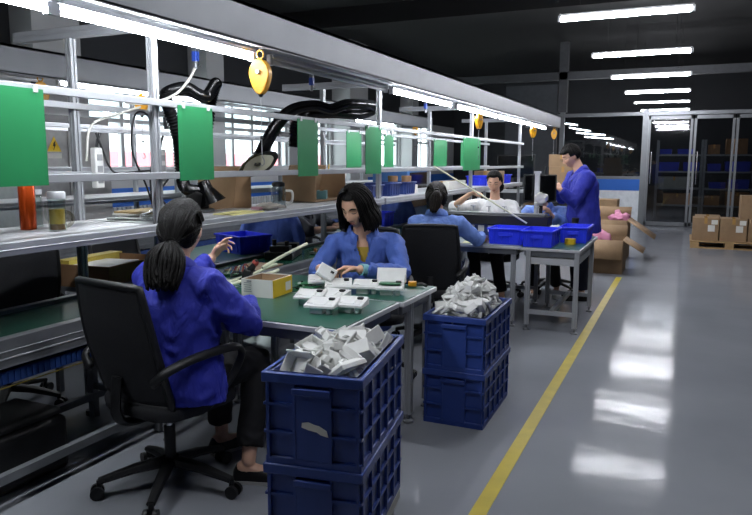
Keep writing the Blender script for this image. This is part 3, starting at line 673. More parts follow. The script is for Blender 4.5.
# ---- boxes and chairs on the far side of the near conveyor
t = thing('open_box', 'open dark brown box sitting beyond the conveyor under the shelf', 'box', (-3.42, 3.27, .72))
m = openbox(.46, .56, .14, .008, 1.0); m.xf(Matrix.Translation((-3.42, 3.27, .72)) @ Matrix.Rotation(.1, 4, 'Z')); m.build('box', CARDD, t)
MB().box((-3.45, 3.25, .80), (.3, .34, .08), (0, 0, .2)).build('paper_pad', PAPER, t); MB().box((-3.62, 3.3, .84), (.1, .5, .06), (0, 0, .1)).build('yellow_pad', mat('dull_yellow_pad', '#b7a445', .7), t)
t = thing('side_table', 'narrow steel stand carrying the dark brown box beyond the conveyor', 'stand', (-3.45, 3.25, 0))
MB().bb((-3.7, 2.98, .69), (-3.16, 3.62, .72)).build('top', ALUD, t)
for x in (-3.66, -3.22):
    for y in (3.03, 3.57): MB().box((x, y, .345), (.035, .035, .69)).build('leg', ALUD, t)
# ---------------------------------------------------------------- work tables
def table(x0, x1, y0, y1, z, label, legs, mat_top=GMAT, low_rail=True, apron=True):
    t = thing('work_table', label, 'table', ((x0+x1)/2, (y0+y1)/2, 0))
    MB().bb((x0, y0, z-.03), (x1, y1, z-.004)).build('tabletop', ALUW, t, bevel=.003)
    MB().bb((x0+.012, y0+.012, z-.004), (x1-.012, y1-.012, z)).build('green_mat', mat_top, t, smooth=0)
    if apron:
        m = MB(); a = .05
        for p, q in (((x0+a, y0+a), (x1-a, y0+a)), ((x0+a, y1-a), (x1-a, y1-a)), ((x0+a, y0+a), (x0+a, y1-a)), ((x1-a, y0+a), (x1-a, y1-a))): m.bar((*p, z-.055), (*q, z-.055), .04, .05)
        m.build('apron', ALUD, t)
    for x, y in legs:
        profile_post((x, y, .05), (x, y, z-.03)).build('leg', ALU, t)
        f = MB().lathe([(0, 0), (.032, 0), (.03, .012), (.01, .02), (.01, .06), (0, .06)], (x, y, 0), seg=14).build('foot', ALUD, t)
    if low_rail:
        xs = sorted({x for x, y in legs}); ysr = sorted({y for x, y in legs})
        m = MB()
        for y in ysr: m.bar((xs[0], y, .17), (xs[-1], y, .17), .036, .036)
        m.bar(((xs[0]+xs[-1])/2, ysr[0], .17), ((xs[0]+xs[-1])/2, ysr[-1], .17), .036, .036)
        m.build('foot_bar', ALU, t)
    return t
TZ = .75
table(-2.54, -1.37, 2.63, 3.305, TZ, 'green-topped work table with the yellow-white carton, nearest the camera', [(-2.48, 2.72), (-1.62, 2.95), (-2.48, 3.24), (-1.62, 3.24)], low_rail=False)
table(-2.54, -1.345, 3.312, 3.84, TZ, 'green-topped work table where the woman in mid blue works', [(-2.48, 3.36), (-1.39, 3.5), (-2.48, 3.78), (-1.39, 3.79)], low_rail=False)
table(-2.54, -1.325, 6.0, 7.2, TZ, 'work table holding the long black fixture, between pony-tailed woman and woman in white', [(-2.48, 6.06), (-1.39, 6.06), (-2.48, 7.14), (-1.39, 7.14)], mat('grey_table_mat', '#8f9a9a', .4))
t = table(-1.315, -.79, 5.97, 7.2, TZ, 'small aluminium work table with blue bins next to the yellow floor line', [(-1.24, 5.99), (-.82, 5.99), (-1.24, 7.0), (-.82, 7.0)])
MB().bb((-1.26, 6.0, .60), (-.82, 6.9, .66)).build('drawer_tray', ALUW, t)
table(-3.95, -3.16, 4.1, 5.05, .74, 'side table beyond the conveyor carrying the blue bin', [(-3.9, 4.16), (-3.2, 4.16), (-3.9, 4.99), (-3.2, 4.99)])

# ---------------------------------------------------------------- crates
def crate(c, w, l, h, rot, label, panel=True, torn=False, group='stacked navy crates'):
    t = thing('plastic_crate', label, 'crate', c, rot, group)
    r = openbox(w-.03, l-.03, h, .012, .985)
    a, b_ = w/2, l/2; m = MB()
    for z, e in ((h-.018, .0), (.012, -.008)):
        m.loft([[V((x, y, zz)) for x, y in ((-q, -r), (q, -r), (q, r), (-q, r))] for q, r, zz in ((a+e, b_+e, z-.018), (a+e, b_+e, z+.018), (a+e-.03, b_+e-.03, z+.018), (a+e-.03, b_+e-.03, z-.018))], cap=False, closed=True)
    m.build('rim', BLUEC, t, local=True, bevel=.004)
    zs = (h*.36, h*.66)
    n = max(3, round(l/.13))
    for s in (-1, 1):
        for k in range(n+1): r.box((s*(a-.014), -b_+.03+(l-.06)*k/n, h/2), (.018, .010, h-.04))
        for z in zs: r.box((s*(a-.014), 0, z), (.018, l-.03, .009))
        for z in zs: r.box((-a*.66, s*(b_-.014), z), (w*.31, .018, .009)); r.box((a*.66, s*(b_-.014), z), (w*.31, .018, .009))
        for x in (-a+.02, -a*.36, a*.36, a-.02): r.box((x, s*(b_-.014), h/2), (.010, .018, h-.04))
    r.build('body', BLUEC, t, local=True)
    for s in (-1, 1):
        MB().box((0, s*(b_-.012), h*.44), (w*.36, .01, h*.72)).box((0, s*(b_-.006), h*.82), (w*.38, .022, h*.07)).build('handle_panel', BLUEC, t, local=True, bevel=.003)
    if torn: MB().prism([(-.042, .02), (-.02, .024), (.0, .017), (.018, .014), (.044, .0), (.05, -.022), (.024, -.016), (.01, -.008), (-.02, -.003), (-.044, .004)], .002, Matrix(((1, 0, 0), (0, 0, -1), (0, 1, 0))), (.008, -b_+.005, h*.43)).build('torn_label', PAPER, t, local=True)
    return t
C1 = (-1.128, 2.146); R1 = .165
t = thing('crate_dolly', 'low pale dolly carrying the nearer stack of navy crates', 'dolly', (*C1, 0), R1)
MB().box((0, 0, .135), (.34, .58, .055)).build('deck', mat('pale_grey_plastic', '#a9aaa8', .6), t, local=True, bevel=.008)
for sx in (-1, 1):
    for sy in (-1, 1):
        k = MB().cyl((sx*.13-.013, sy*.24, .04), (sx*.13+.013, sy*.24, .04), .04, 16).build('caster_wheel', BLACKP, t, local=True)
        MB().box((sx*.13-.018, sy*.24, .075), (.004, .04, .075)).box((sx*.13+.018, sy*.24, .075), (.004, .04, .075)).box((sx*.13, sy*.24, .108), (.05, .05, .004)).build('caster_fork', ALUD, k, local=True)
crate((*C1, .163), .355, .60, .322, R1, 'lower navy crate of the nearer stack, by the seated woman', group='stacked navy crates')
crate((*C1, .481), .355, .60, .325, R1, 'upper navy crate of the nearer stack with torn white label', torn=True)
C2 = (-1.145, 3.875)
crate((*C2, 0), .37, .66, .322, 0.02, 'lower navy crate of the farther stack in the aisle')
crate((*C2, .318), .37, .66, .322, 0.02, 'upper navy crate of the farther stack, heaped high with white parts')

# ---------------------------------------------------------------- white plastic housings
def housing(kind):
    m = MB()
    if kind == 0:      # open rectangular tray with rounded recess
        o = openbox(.13, .085, .03, .004, .97); m.merge(o); m.box((0, 0, .015), (.004, .08, .02)); m.box((.035, 0, .012), (.05, .03, .01)); m.box((-.035, .02, .012), (.03, .02, .014))
    elif kind == 1:    # frame with two windows
        for c, d in (((0, .036, 0), (.14, .014, .02)), ((0, -.036, 0), (.14, .014, .02)), ((.063, 0, 0), (.014, .086, .02)), ((-.063, 0, 0), (.014, .086, .02)), ((.0, 0, 0), (.03, .07, .012)), ((.065, 0, .018), (.008, .086, .03))): m.box(c, d)
    elif kind == 2:    # angle bracket
        m.box((0, 0, 0), (.12, .07, .006)); m.box((0, .035, .025), (.12, .006, .056)); m.box((-.058, 0, .02), (.005, .07, .045)); m.box((.02, 0, .012), (.03, .03, .02)); m.box((.058, .018, .015), (.005, .03, .03))
    elif kind == 3:    # long narrow bar
        m.merge(openbox(.15, .035, .03, .004, 1)); m.box((.04, 0, .01), (.02, .03, .02)); m.box((-.055, 0, .015), (.02, .03, .028))
    else:              # bevelled cover with a slot
        m.loft([[V((x, y, z)) for x, y in ((-a, -b), (a, -b), (a, b), (-a, b))] for a, b, z in ((.062, .05, 0), (.062, .05, .018), (.048, .036, .032), (.042, .03, .03), (.056, .044, .016), (.058, .046, .0))]); m.box((0, 0, .012), (.03, .008, .012)); m.box((.03, .02, .01), (.014, .014, .016))
    return m
KN = ['open white plastic tray-shaped housing', 'white plastic frame with two windows', 'white plastic angle bracket', 'long narrow white plastic bar', 'chamfered white plastic cover']
HM = [housing(k).mesh('housing_shape_%d' % k) for k in range(5)]
for me in HM: me.materials.append(WPL)
def heap(cx, cy, rot, w, l, z0, z1, n, where, group, seed, sc=1., dome=.08):
    r = random.Random(seed); M = Matrix.Rotation(rot, 3, 'Z'); k = 0; tries = 0; placed = []
    while k < n and tries < 20000:
        tries += 1
        u, v = r.uniform(-1, 1), r.uniform(-1, 1); ly = r.random()**.6
        z = z0 + (z1-z0)*ly + dome*max(0, (1-u*u))*max(0, (1-v*v))*ly
        p = V((cx, cy, 0)) + M @ V((u*(w/2-.075), v*(l/2-.075), 0)); p.z = z
        if any((p-q).length < .046*sc for q in placed): continue
        placed.append(p); kd = r.choice((0, 1, 1, 2, 2, 3, 4))
        o = bpy.data.objects.new('plastic_housing', HM[kd]); COL.objects.link(o); o.location = p
        o.rotation_euler = (r.uniform(-.95, .95), r.uniform(-.8, .8), r.uniform(0, 6.28)); o.scale = [sc*r.uniform(.9, 1.1)]*3
        bv = o.modifiers.new('bevel', 'BEVEL'); bv.width = .002; bv.segments = 1
        tag(o, KN[kd] + where, 'plastic part', group); k += 1
heap(*C1, R1, .335, .545, .68, .80, 80, ' heaped in the nearer navy crate', 'white housings in the nearer crate', 3, .98, .02)
heap(*C2, .02, .355, .64, .56, .66, 140, ' heaped in the farther navy crate', 'white housings in the farther crate', 5, .92, .12)

# ---- assembled units lying on the tables
def unit(c, rot, label, flip=0., lid=False, tilt=(0, 0)):
    t = thing('device_housing', label, 'device part', c, (tilt[0], tilt[1], rot))
    m = MB()
    m.loft([[V((x, y, z+sl*(y+.055)*.22)) for x, y in ((-a, -b), (a, -b), (a, b), (-a, b))] for a, b, z, sl in ((.068, .046, .03, 0), (.078, .056, .032, 0), (.078, .056, .044, 1), (.066, .044, .051, 1), (.066, .044, .049, 1), (.05, .03, .047, 1))])
    m.box((.03, .0, .058), (.006, .085, .012), (.22, 0, 0)).box((-.05, -.03, .05), (.03, .02, .012))
    m.build('cover', WPL, t, local=True)
    MB().box((-.02, 0, .016), (.07, .07, .034)).box((.045, -.02, .016), (.025, .03, .034)).build('foot_block', WPL, t, local=True, bevel=.003)
    MB().box((.045, .02, .066), (.03, .018, .012), (.2, 0, 0)).build('dark_slot', BLACKP, t, local=True)
    if lid:
        MB().box((0, 0, .0645), (.12, .08, .004)).build('circuit_board', PCB, t, local=True)
        MB().box((0, .075, .10), (.17, .008, .085), (-.5, 0, 0)).box((.082, .05, .085), (.008, .06, .05)).build('open_lid', WPL, t, local=True, bevel=.003)
    return t
Z0 = TZ + .001
unit((-1.78, 3.06, Z0), .2, 'white housing with circuit board, leftmost of the near table cluster beside the carton')
unit((-1.62, 2.90, Z0), .15, 'white housing lying nearest the front corner of the near table')
unit((-1.68, 3.13, Z0), -.1, 'white housing at the back of the near table cluster')
unit((-1.50, 2.98, Z0), .1, 'white housing nearest the right edge of the near table')
unit((-1.96, 3.50, Z0), .5, 'white housing in front of the working hands of the woman in blue')
unit((-1.80, 3.42, Z0), .45, 'white housing tilted beside its twin on the second table', tilt=(.06, 0))
unit((-1.64, 3.46, Z0), .3, 'flat white housing in the middle of the second table')
unit((-1.50, 3.48, Z0), .3, 'white housing with raised lid showing a green circuit board', lid=True)
for i, (x, y, z, r, lb) in enumerate(((-2.04, 3.40, 0, .3, 'green circuit board lowest of the pile behind the carton'), (-2.0, 3.43, .012, -.2, 'green circuit board in the middle of the pile behind the carton'), (-2.05, 3.46, .024, .6, 'green circuit board topmost of the pile behind the carton'), (-1.87, 3.2, 0, .2, 'green circuit board lying beside the white housings on the near table'))):
    t = thing('circuit_board', lb, 'circuit board', (x, y, Z0+z), r)
    MB().box((0, 0, .002), (.12, .09, .003)).build('board', PCB, t, local=True)
    for k in range(5): MB().box((RNG.uniform(-.05, .05), RNG.uniform(-.035, .035), .006), (.018, .012, .008)).build('component', (BLACKP, ALUD, WPL)[k % 3], t, local=True)
# yellow-white carton
t = thing('open_carton', 'small white open carton with yellow side on the near green table', 'box', (-2.14, 3.19, Z0), .06)
m = openbox(.2, .22, .1, .004, 1.0); m.build('box', PAPER, t, local=True)
MB().box((.1015, 0.0, .05), (.003, .218, .098)).build('yellow_side', YELP, t, local=True)
MB().box((.1035, .06, .045), (.001, .06, .05)).build('barcode_label', PAPER, t, local=True)
m = MB()
for k in range(5): m.box((-.06+.0, -.1105, .03+.012*k), (.05-.006*(k % 3), .001, .004))
m.box((-.05, -.1105, .088), (.03, .001, .008)); m.build('printed_lines', mat('grey_print', '#8a8b8c', .6), t, local=True)
openbox(.19, .21, .096, .003, 1.0).build('inner_lining', CARD, t, local=True)
# small yellow connector
t = thing('cable_plug', 'yellow and black plug at the table corner beside the navy crates', 'plug', (-1.47, 3.75, Z0)); MB().box((0, 0, .018), (.05, .04, .03), (0, 0, .4)).build('housing', YEL, t, local=True, bevel=.005); MB().tube([V((.02, 0, .015)), V((.06, .01, .02)), V((.09, .0, .012))], .01, 8).build('lead', BLACKP, t, local=True)
# soldering corner by the conveyor
t = thing('tool_holder', 'black tool holder with gripped handles beside the yellow-white carton', 'tool holder', (-2.40, 3.42, Z0), .3)
MB().box((0, 0, .02), (.14, .1, .04)).box((-.03, 0, .06), (.05, .06, .06), (0, .3, 0)).build('stand', BLACKP, t, local=True, bevel=.006)
MB().tube([V((-.06, .0, .05)), V((.0, 0, .1)), V((.03, 0, .15))], [.016, .02, .012], 10).build('iron_handle', BLACKP, t, local=True)
MB().ell((.02, 0, .13), (.02, .016, .022)).build('red_knob', mat('dull_red', '#9c4038', .5), t, local=True)
def free_tube(pts, r, m, name, label, cat): return tag(MB().tube(spline(pts, 8), r, 8).build(name, m), label, cat)
free_tube([(-2.44, 3.2, Z0+.02), (-2.38, 3.34, Z0+.04), (-2.32, 3.5, Z0+.06), (-2.33, 3.6, Z0+.065)], .012, CREAMT, 'cream_tube', 'lower cream plastic tube lying left of the black tool holder', 'tube')
free_tube([(-2.5, 3.3, Z0+.02), (-2.46, 3.48, Z0+.04), (-2.42, 3.62, Z0+.075), (-2.42, 3.72, Z0+.08)], .010, CREAMT, 'cream_tube', 'cream plastic tube above another, left of the tool holder', 'tube')
free_tube([(-2.38, 3.5, Z0+.09), (-2.35, 3.62, Z0+.13), (-2.33, 3.8, Z0+.17), (-2.34, 3.98, Z0+.19)], .011, CREAMT, 'cream_tube', 'longest cream tube curving up from the black tool holder', 'tube')
for i, (x, y, lb) in enumerate(((-2.52, 3.08, 'black cable coil at the conveyor edge beside the near woman'), (-2.28, 3.52, 'black cable tangle behind the carton'), (-2.6, 3.6, 'black cable loop lying on the conveyor rail'))):
    P = [(x+.07*cos(a)*(1+.2*sin(3*a)), y+.09*sin(a), Z0+.012+.012*(k % 3)) for k, a in enumerate([.7*j for j in range(18)])]
    free_tube(P, .006, CABLE, 'cable_coil', lb, 'cable')
t = thing('wired_board', 'circuit board with coloured wires on the conveyor near the raised hand', 'circuit board', (-2.75, 3.75, .737), .4)
MB().box((0, 0, .006), (.18, .14, .01)).build('board', PCB, t, local=True)
for k in range(6): MB().tube(spline([(-.06+.02*k, -.05, .012), (-.05+.02*k, 0, .04+.006*k), (-.08+.03*k, .1, .012)], 6), .004, 6).build('wire', (CREAMT, mat('blue_wire', '#4a78b0', .5), REDM)[k % 3], t, local=True)
bx = [(-2.8, 3.3, 'pale kraft card lying on the belt next to the near woman'), ]
tag(MB().box((-2.82, 4.05, .739), (.26, .4, .006), (0, 0, .1)).build('kraft_card', mat('pinkish_kraft', '#b08f76', .8)), 'pale kraft sheet lying on the belt below the blue bin', 'sheet')
bin_tray('parts_bin', (-3.40, 4.72, .742), .40, .30, .15, BLUEB, 'bright blue bin beyond the conveyor under the shelf, near the raised hand', rot=-.4)
t = thing('test_fixture', 'black test fixture block on the conveyor behind the carton', 'fixture', (-2.93, 4.62, .737), .35)
MB().box((0, 0, .03), (.22, .42, .06)).box((0, -.12, .08), (.16, .1, .05)).box((.0, .14, .075), (.18, .12, .04)).build('block', BLACKP, t, local=True, bevel=.006)
MB().cyl((-.05, -.12, .1), (-.05, -.12, .15), .018).build('knob', BLACKP, t, local=True); MB().cyl((.05, -.12, .1), (.05, -.12, .14), .018).build('knob', BLACKP, t, local=True); MB().box((.02, -.01, .063), (.05, .05, .01)).build('brass_plate', mat('brass', '#a08a4a', .35, .8), t, local=True)
for i, (x, y) in enumerate(((-2.78, 4.85), (-2.85, 5.1), (-2.75, 5.35), (-2.9, 5.55))):
    t = thing('small_assembly', ('small orange and grey part on the belt, nearest the cream tube', 'small grey part on the belt, second from the cream tube', 'small grey and orange part on the belt below the shelf post', 'farthest small part on the belt beside the woman in blue')[i], 'device part', (x, y, .736), i*.7)
    MB().box((0, 0, .012), (.07, .05, .02)).build('base', mat('grey_part', '#6d7474', .5), t, local=True, bevel=.003); MB().cyl((.01, 0, .02), (.01, 0, .05), .013).build('orange_post' if i % 2 == 0 else 'grey_post', mat('orange_part', '#b06a3a', .5) if i % 2 == 0 else ALUD, t, local=True)
# ribbed blue bin further along the belt
bin_tray('parts_bin', (-3.35, 7.35, .74), .34, .28, .17, BLUEB, 'bright blue bin beyond the conveyor behind the woman in mid blue')
table(-3.75, -3.16, 6.6, 7.65, .74, 'side table beyond the conveyor behind the woman in mid blue', [(-3.7, 6.66), (-3.2, 6.66), (-3.7, 7.59), (-3.2, 7.59)])
t = thing('tool_case', 'black case standing under the conveyor at the left photo edge', 'case', (-2.88, 1.9, 0))
MB().bb((-3.06, 1.5, 0), (-2.70, 2.27, .27)).build('body', BLACKP, t, bevel=.03, seg=3); MB().bb((-3.04, 1.52, .27), (-2.72, 2.25, .31)).build('lid', BLACKP, t, bevel=.015); MB().bb((-2.94, 1.75, .31), (-2.84, 2.0, .34)).build('handle', BLACKP, t, bevel=.01)

# ---- far tables
bin_tray('parts_bin', (-1.475, 6.235, Z0), .32, .32, .15, BLUEB, 'bright blue bin left of three on the tables before the standing man')
bin_tray('parts_bin', (-1.17, 6.19, Z0), .27, .40, .15, BLUEB, 'bright blue bin in the middle of three, nearest the table edge')
bin_tray('parts_bin', (-.93, 6.66, Z0), .25, .40, .15, BLUEB, 'bright blue bin farthest right of three, in front of the standing man')
t = thing('tape_roll', 'yellow tape roll lying beside the blue bins on the small table', 'tape', (-.94, 6.37, Z0+.001)); MB().lathe([(.025, 0), (.05, 0), (.05, .05), (.025, .05), (.025, 0)]).build('roll', YELP, t, local=True); MB().lathe([(.02, .004), (.024, .004), (.024, .046), (.02, .046), (.02, .004)]).build('core', CARDD, t, local=True)
t = lathe_thing('water_bottle', 'dark bottle with black cap behind the blue bins by the man', 'bottle', (-1.0, 7.05, Z0), [('body', mat('smoky_bottle', '#3a3f4c', .2), [(0, 0), (.035, 0), (.037, .01), (.037, .13), (.025, .15), (0, .15)]), ('cap', BLACKP, [(0, .15), (.036, .15), (.036, .19), (0, .19)])])
t = thing('test_jig', 'long black test jig across the table in front of the woman in white', 'fixture', (-1.7, 6.55, Z0), -.02)
MB().box((0, 0, .19), (1.08, .2, .09)).build('deck', BLACKP, t, local=True, bevel=.005)
MB().box((0, .03, .245), (1.0, .12, .02)).build('top_rail', ALUD, t, local=True, bevel=.003)
MB().box((-.1, -.02, .075), (.8, .08, .14)).build('panel', mat('navy_panel', '#2a3a6c', .5), t, local=True)
for k in range(7): MB().box((-.42+.1*k, -.062, .10), (.06, .004, .06)).build('white_label', PAPER, t, local=True)
for s in (-1, 1): MB().box((s*.5, 0, .073), (.05, .18, .146)).build('foot', BLACKP, t, local=True)
for k in range(6): MB().cyl((-.4+.16*k, .05, .25), (-.4+.16*k, .05, .31), .008, 8).box((-.4+.16*k, .05, .312), (.05, .02, .008)).build('clamp', ALU, t, local=True)
t = thing('clamp_stand', 'white upright pole with crumpled white cloth beside the black monitor', 'stand', (-1.34, 6.78, Z0))
MB().box((0, 0, .01), (.2, .16, .02)).build('base', BLACKP, t, local=True, bevel=.004); MB().bb((-.022, -.022, .02), (.022, .022, .64)).build('pole', WHITEP, t, local=True, bevel=.003); MB().bb((-.03, -.03, .64), (.03, .03, .66)).build('pole_cap', WHITEP, t, local=True)
m = MB().ell((.05, -.03, .40), (.065, .04, .06), nu=24, nv=16); m.v = [p + V((noise.noise(p*22), noise.noise(p*22+V((7, 0, 0))), noise.noise(p*22+V((0, 7, 0)))))*.035 for p in m.v]
m.build('cloth', PAPER, t, local=True, smooth=180)
tag(MB().cyl((-2.2, 6.15, 1.46), (-1.34, 6.35, .93), .008, 10).build('cream_rod', CREAMT), 'long cream rod slanting down to the blue bins', 'rod')
t = thing('monitor', 'black monitor on a stand behind the white pole', 'monitor', (-1.36, 7.02, Z0), .25)
MB().box((0, 0, .485), (.33, .035, .28)).build('case', BLACKP, t, local=True, bevel=.006); MB().box((0, -.0185, .485), (.30, .003, .25)).build('screen', SCREEN, t, local=True); MB().box((0, .03, .2), (.07, .03, .36)).build('neck', BLACKP, t, local=True); MB().box((0, .02, .008), (.22, .16, .016)).build('base', BLACKP, t, local=True, bevel=.004)
MB().cyl((.05, .01, .62), (.05, .01, .70), .012, 8).build('antenna', BLACKP, t, local=True)
tag(MB().box((0, 0, .002), (.2, .14, .003), (0, 0, .2)).build('yellow_note', mat('pale_yellow_paper', '#cfd19a', .7), local=True), 'pale yellow papers beside the left blue bin near the pony-tailed woman', 'papers').location = (-1.78, 6.12, Z0)
bin_tray('parts_bin', (-.99, 7.02-.0, Z0), .12, .1, .06, WPL, 'small white tray behind the blue bins', ribs=False)
m = MB().ell((0, 0, .05), (.13, .1, .05), nu=24, nv=12); m.v = [p + V((0, 0, abs(noise.noise(p*20))*.05)) for p in m.v]
tag(m.build('white_cloth', PAPER, local=True, smooth=180), 'crumpled white cloth on the table in front of the standing man', 'cloth').location = (-1.16, 6.95, Z0)
# line end: boxes and monitors behind the woman in white
t = thing('monitor', 'wide black monitor on the far bench behind the woman in white', 'monitor', (-2.9, 12.6, 1.0)); MB().box((-2.9, 12.6, 1.42), (.7, .05, .44)).build('case', BLACKP, t, bevel=.006); MB().box((-2.9, 12.573, 1.42), (.66, .003, .4)).build('screen', SCREEN, t); MB().box((-2.9, 12.65, 1.1), (.08, .05, .25)).build('neck', BLACKP, t); MB().box((-2.9, 12.62, 1.01), (.3, .2, .02)).build('base', BLACKP, t)
t = thing('far_bench', 'far bench at the end of the line carrying monitor and cartons', 'bench', (-2.6, 12.9, 0)); MB().bb((-3.6, 12.4, .94), (-1.75, 13.5, 1.0)).build('top', ALUW, t)
for x in (-3.55, -1.8):
    for y in (12.45, 13.45): MB().box((x, y, .47), (.05, .05, .94)).build('leg', ALU, t)
MB().bb((-3.55, 12.45, .3), (-1.8, 13.45, .34)).build('low_shelf', ALUW, t)
for (x, y, z, w, l, h, lb) in ((-2.05, 12.85, 1.0, .5, .4, .42, 'tall brown carton under the second one at the end of the line'), (-2.08, 12.85, 1.42, .46, .38, .22, 'brown carton topmost of the stack at the end of the line'), (-3.3, 12.8, 1.0, .38, .4, .26, 'brown carton left of the wide black monitor on the far bench'), (-1.95, 12.9, .34, .4, .5, .45, 'brown carton on the low shelf of the far bench'), (-2.5, 12.9, .34, .5, .5, .4, 'brown carton on the low shelf behind the black monitor')):
    t = thing('carton', lb, 'box', (x, y, z)); carton_closed(t, w, l, h)
bin_tray('parts_bin', (-2.72, 9.6, SZ), .3, .4, .14, BLUEB, 'bright blue bin on the far shelf behind the woman in white')
t = thing('carton', 'brown carton on the far shelf behind the woman in white', 'box', (-2.75, 10.2, SZ)); carton_closed(t, .34, .5, .2)
bin_tray('parts_bin', (-2.75, 10.8, SZ), .3, .4, .14, BLUEB, 'bright blue bin at the end of the far shelf near the last post')

# ---------------------------------------------------------------- aisle cartons
def open_carton(c, w, l, h, rot, label, flaps, foam=True):
    t = thing('open_carton', label, 'box', c, rot)
    openbox(w, l, h, .006, 1.0).build('box', CARD, t, local=True)
    for side, ang, ln in flaps:
        if side in 'lr':
            s = 1 if side == 'r' else -1
            p = V((s*w/2, 0, h)); d = V((s*cos(ang), 0, sin(ang)))
            MB().add([p+V((0, -l/2, 0)), p+V((0, l/2, 0)), p+d*ln+V((0, l/2, 0)), p+d*ln+V((0, -l/2, 0))], [(0, 1, 2, 3)]).build('flap', CARD, t, local=True, solid=.006)
        else:
            s = 1 if side == 'b' else -1
            p = V((0, s*l/2, h)); d = V((0, s*cos(ang), sin(ang)))
            MB().add([p+V((-w/2, 0, 0)), p+V((w/2, 0, 0)), p+d*ln+V((w/2, 0, 0)), p+d*ln+V((-w/2, 0, 0))], [(0, 1, 2, 3)]).build('flap', CARD, t, local=True, solid=.006)
    MB().box((0, -l/2-.001, h*.72), (w*.9, .002, .045), (0, .12, 0)).build('tape', mat('shiny_clear_tape', '#b39a78', .12), t, local=True)
    return t
def foam(c, s, label):
    m = MB().ell((0, 0, s[2]), s, nu=30, nv=16); m.v = [p + V((noise.noise(p*14), noise.noise(p*14+V((9, 0, 0))), noise.noise(p*14+V((0, 9, 0)))))*.06 for p in m.v]
    tag(m.build('foam_wrap', PINKF, local=True, smooth=180), label, 'wrapping').location = c
open_carton((-1.0, 9.85, 0), .56, .6, .46, 0.0, 'open carton on the floor nearest the yellow line', [('f', -.9, .3), ('r', -.55, .3), ('b', .8, .2)])
foam((-1.1, 9.8, .36), (.2, .2, .1), 'pink foam wrap sticking out of the nearer open carton')
open_carton((-1.2, 11.3, 0), .84, .7, .62, 0.0, 'bigger open carton behind the nearer open one', [('f', -1.1, .3), ('r', -.6, .48), ('b', .9, .2)])
foam((-.92, 11.4, .52), (.16, .16, .09), 'pink foam wrap in the bigger open carton'); foam((-.94, 11.55, .62), (.07, .07, .05), 'second pink foam scrap at the back rim of the bigger carton')
t = thing('carton', 'tall taped brown carton standing behind the open cartons', 'box', (-1.45, 12.9, 0)); carton_closed(t, .72, .5, .84)
# pallet of cartons
t = thing('pallet', 'low wooden pallet under the row of labelled cartons', 'pallet', (1.0, 13.7, 0))
for y in (13.2, 13.7, 14.2): MB().bb((.13, y-.05, 0), (1.9, y+.05, .022)).build('bottom_board', WOOD, t)
for x in (.2, .75, 1.3, 1.82):
    for y in (13.2, 13.7, 14.2): MB().bb((x-.07, y-.05, .022), (x+.07, y+.05, .11)).build('block', WOOD, t)
for k in range(7): MB().bb((.12, 13.14+.17*k, .11), (1.9, 13.24+.17*k, .132)).build('deck_board', WOOD, t)
for i, (x, y, z, lb) in enumerate(((.36, 13.45, .132, 'labelled brown carton at the left end of the pallet row'), (.80, 13.45, .132, 'labelled brown carton second in the pallet row'), (1.24, 13.45, .132, 'brown carton third in the pallet row, under the upper one'), (1.68, 13.45, .132, 'brown carton last in the pallet row'), (1.1, 13.5, .532, 'brown carton on top of the pallet row'), (.4, 13.95, .132, 'brown carton in the back row of the pallet, left'))):
    c = thing('carton', lb, 'box', (x, y, z)); carton_closed(c, .42, .44, .40, None, 1)
    if i < 2: MB().box((.14, -.2215, .33), (.1, .003, .08)).build('paper_label', PAPER, c, local=True)

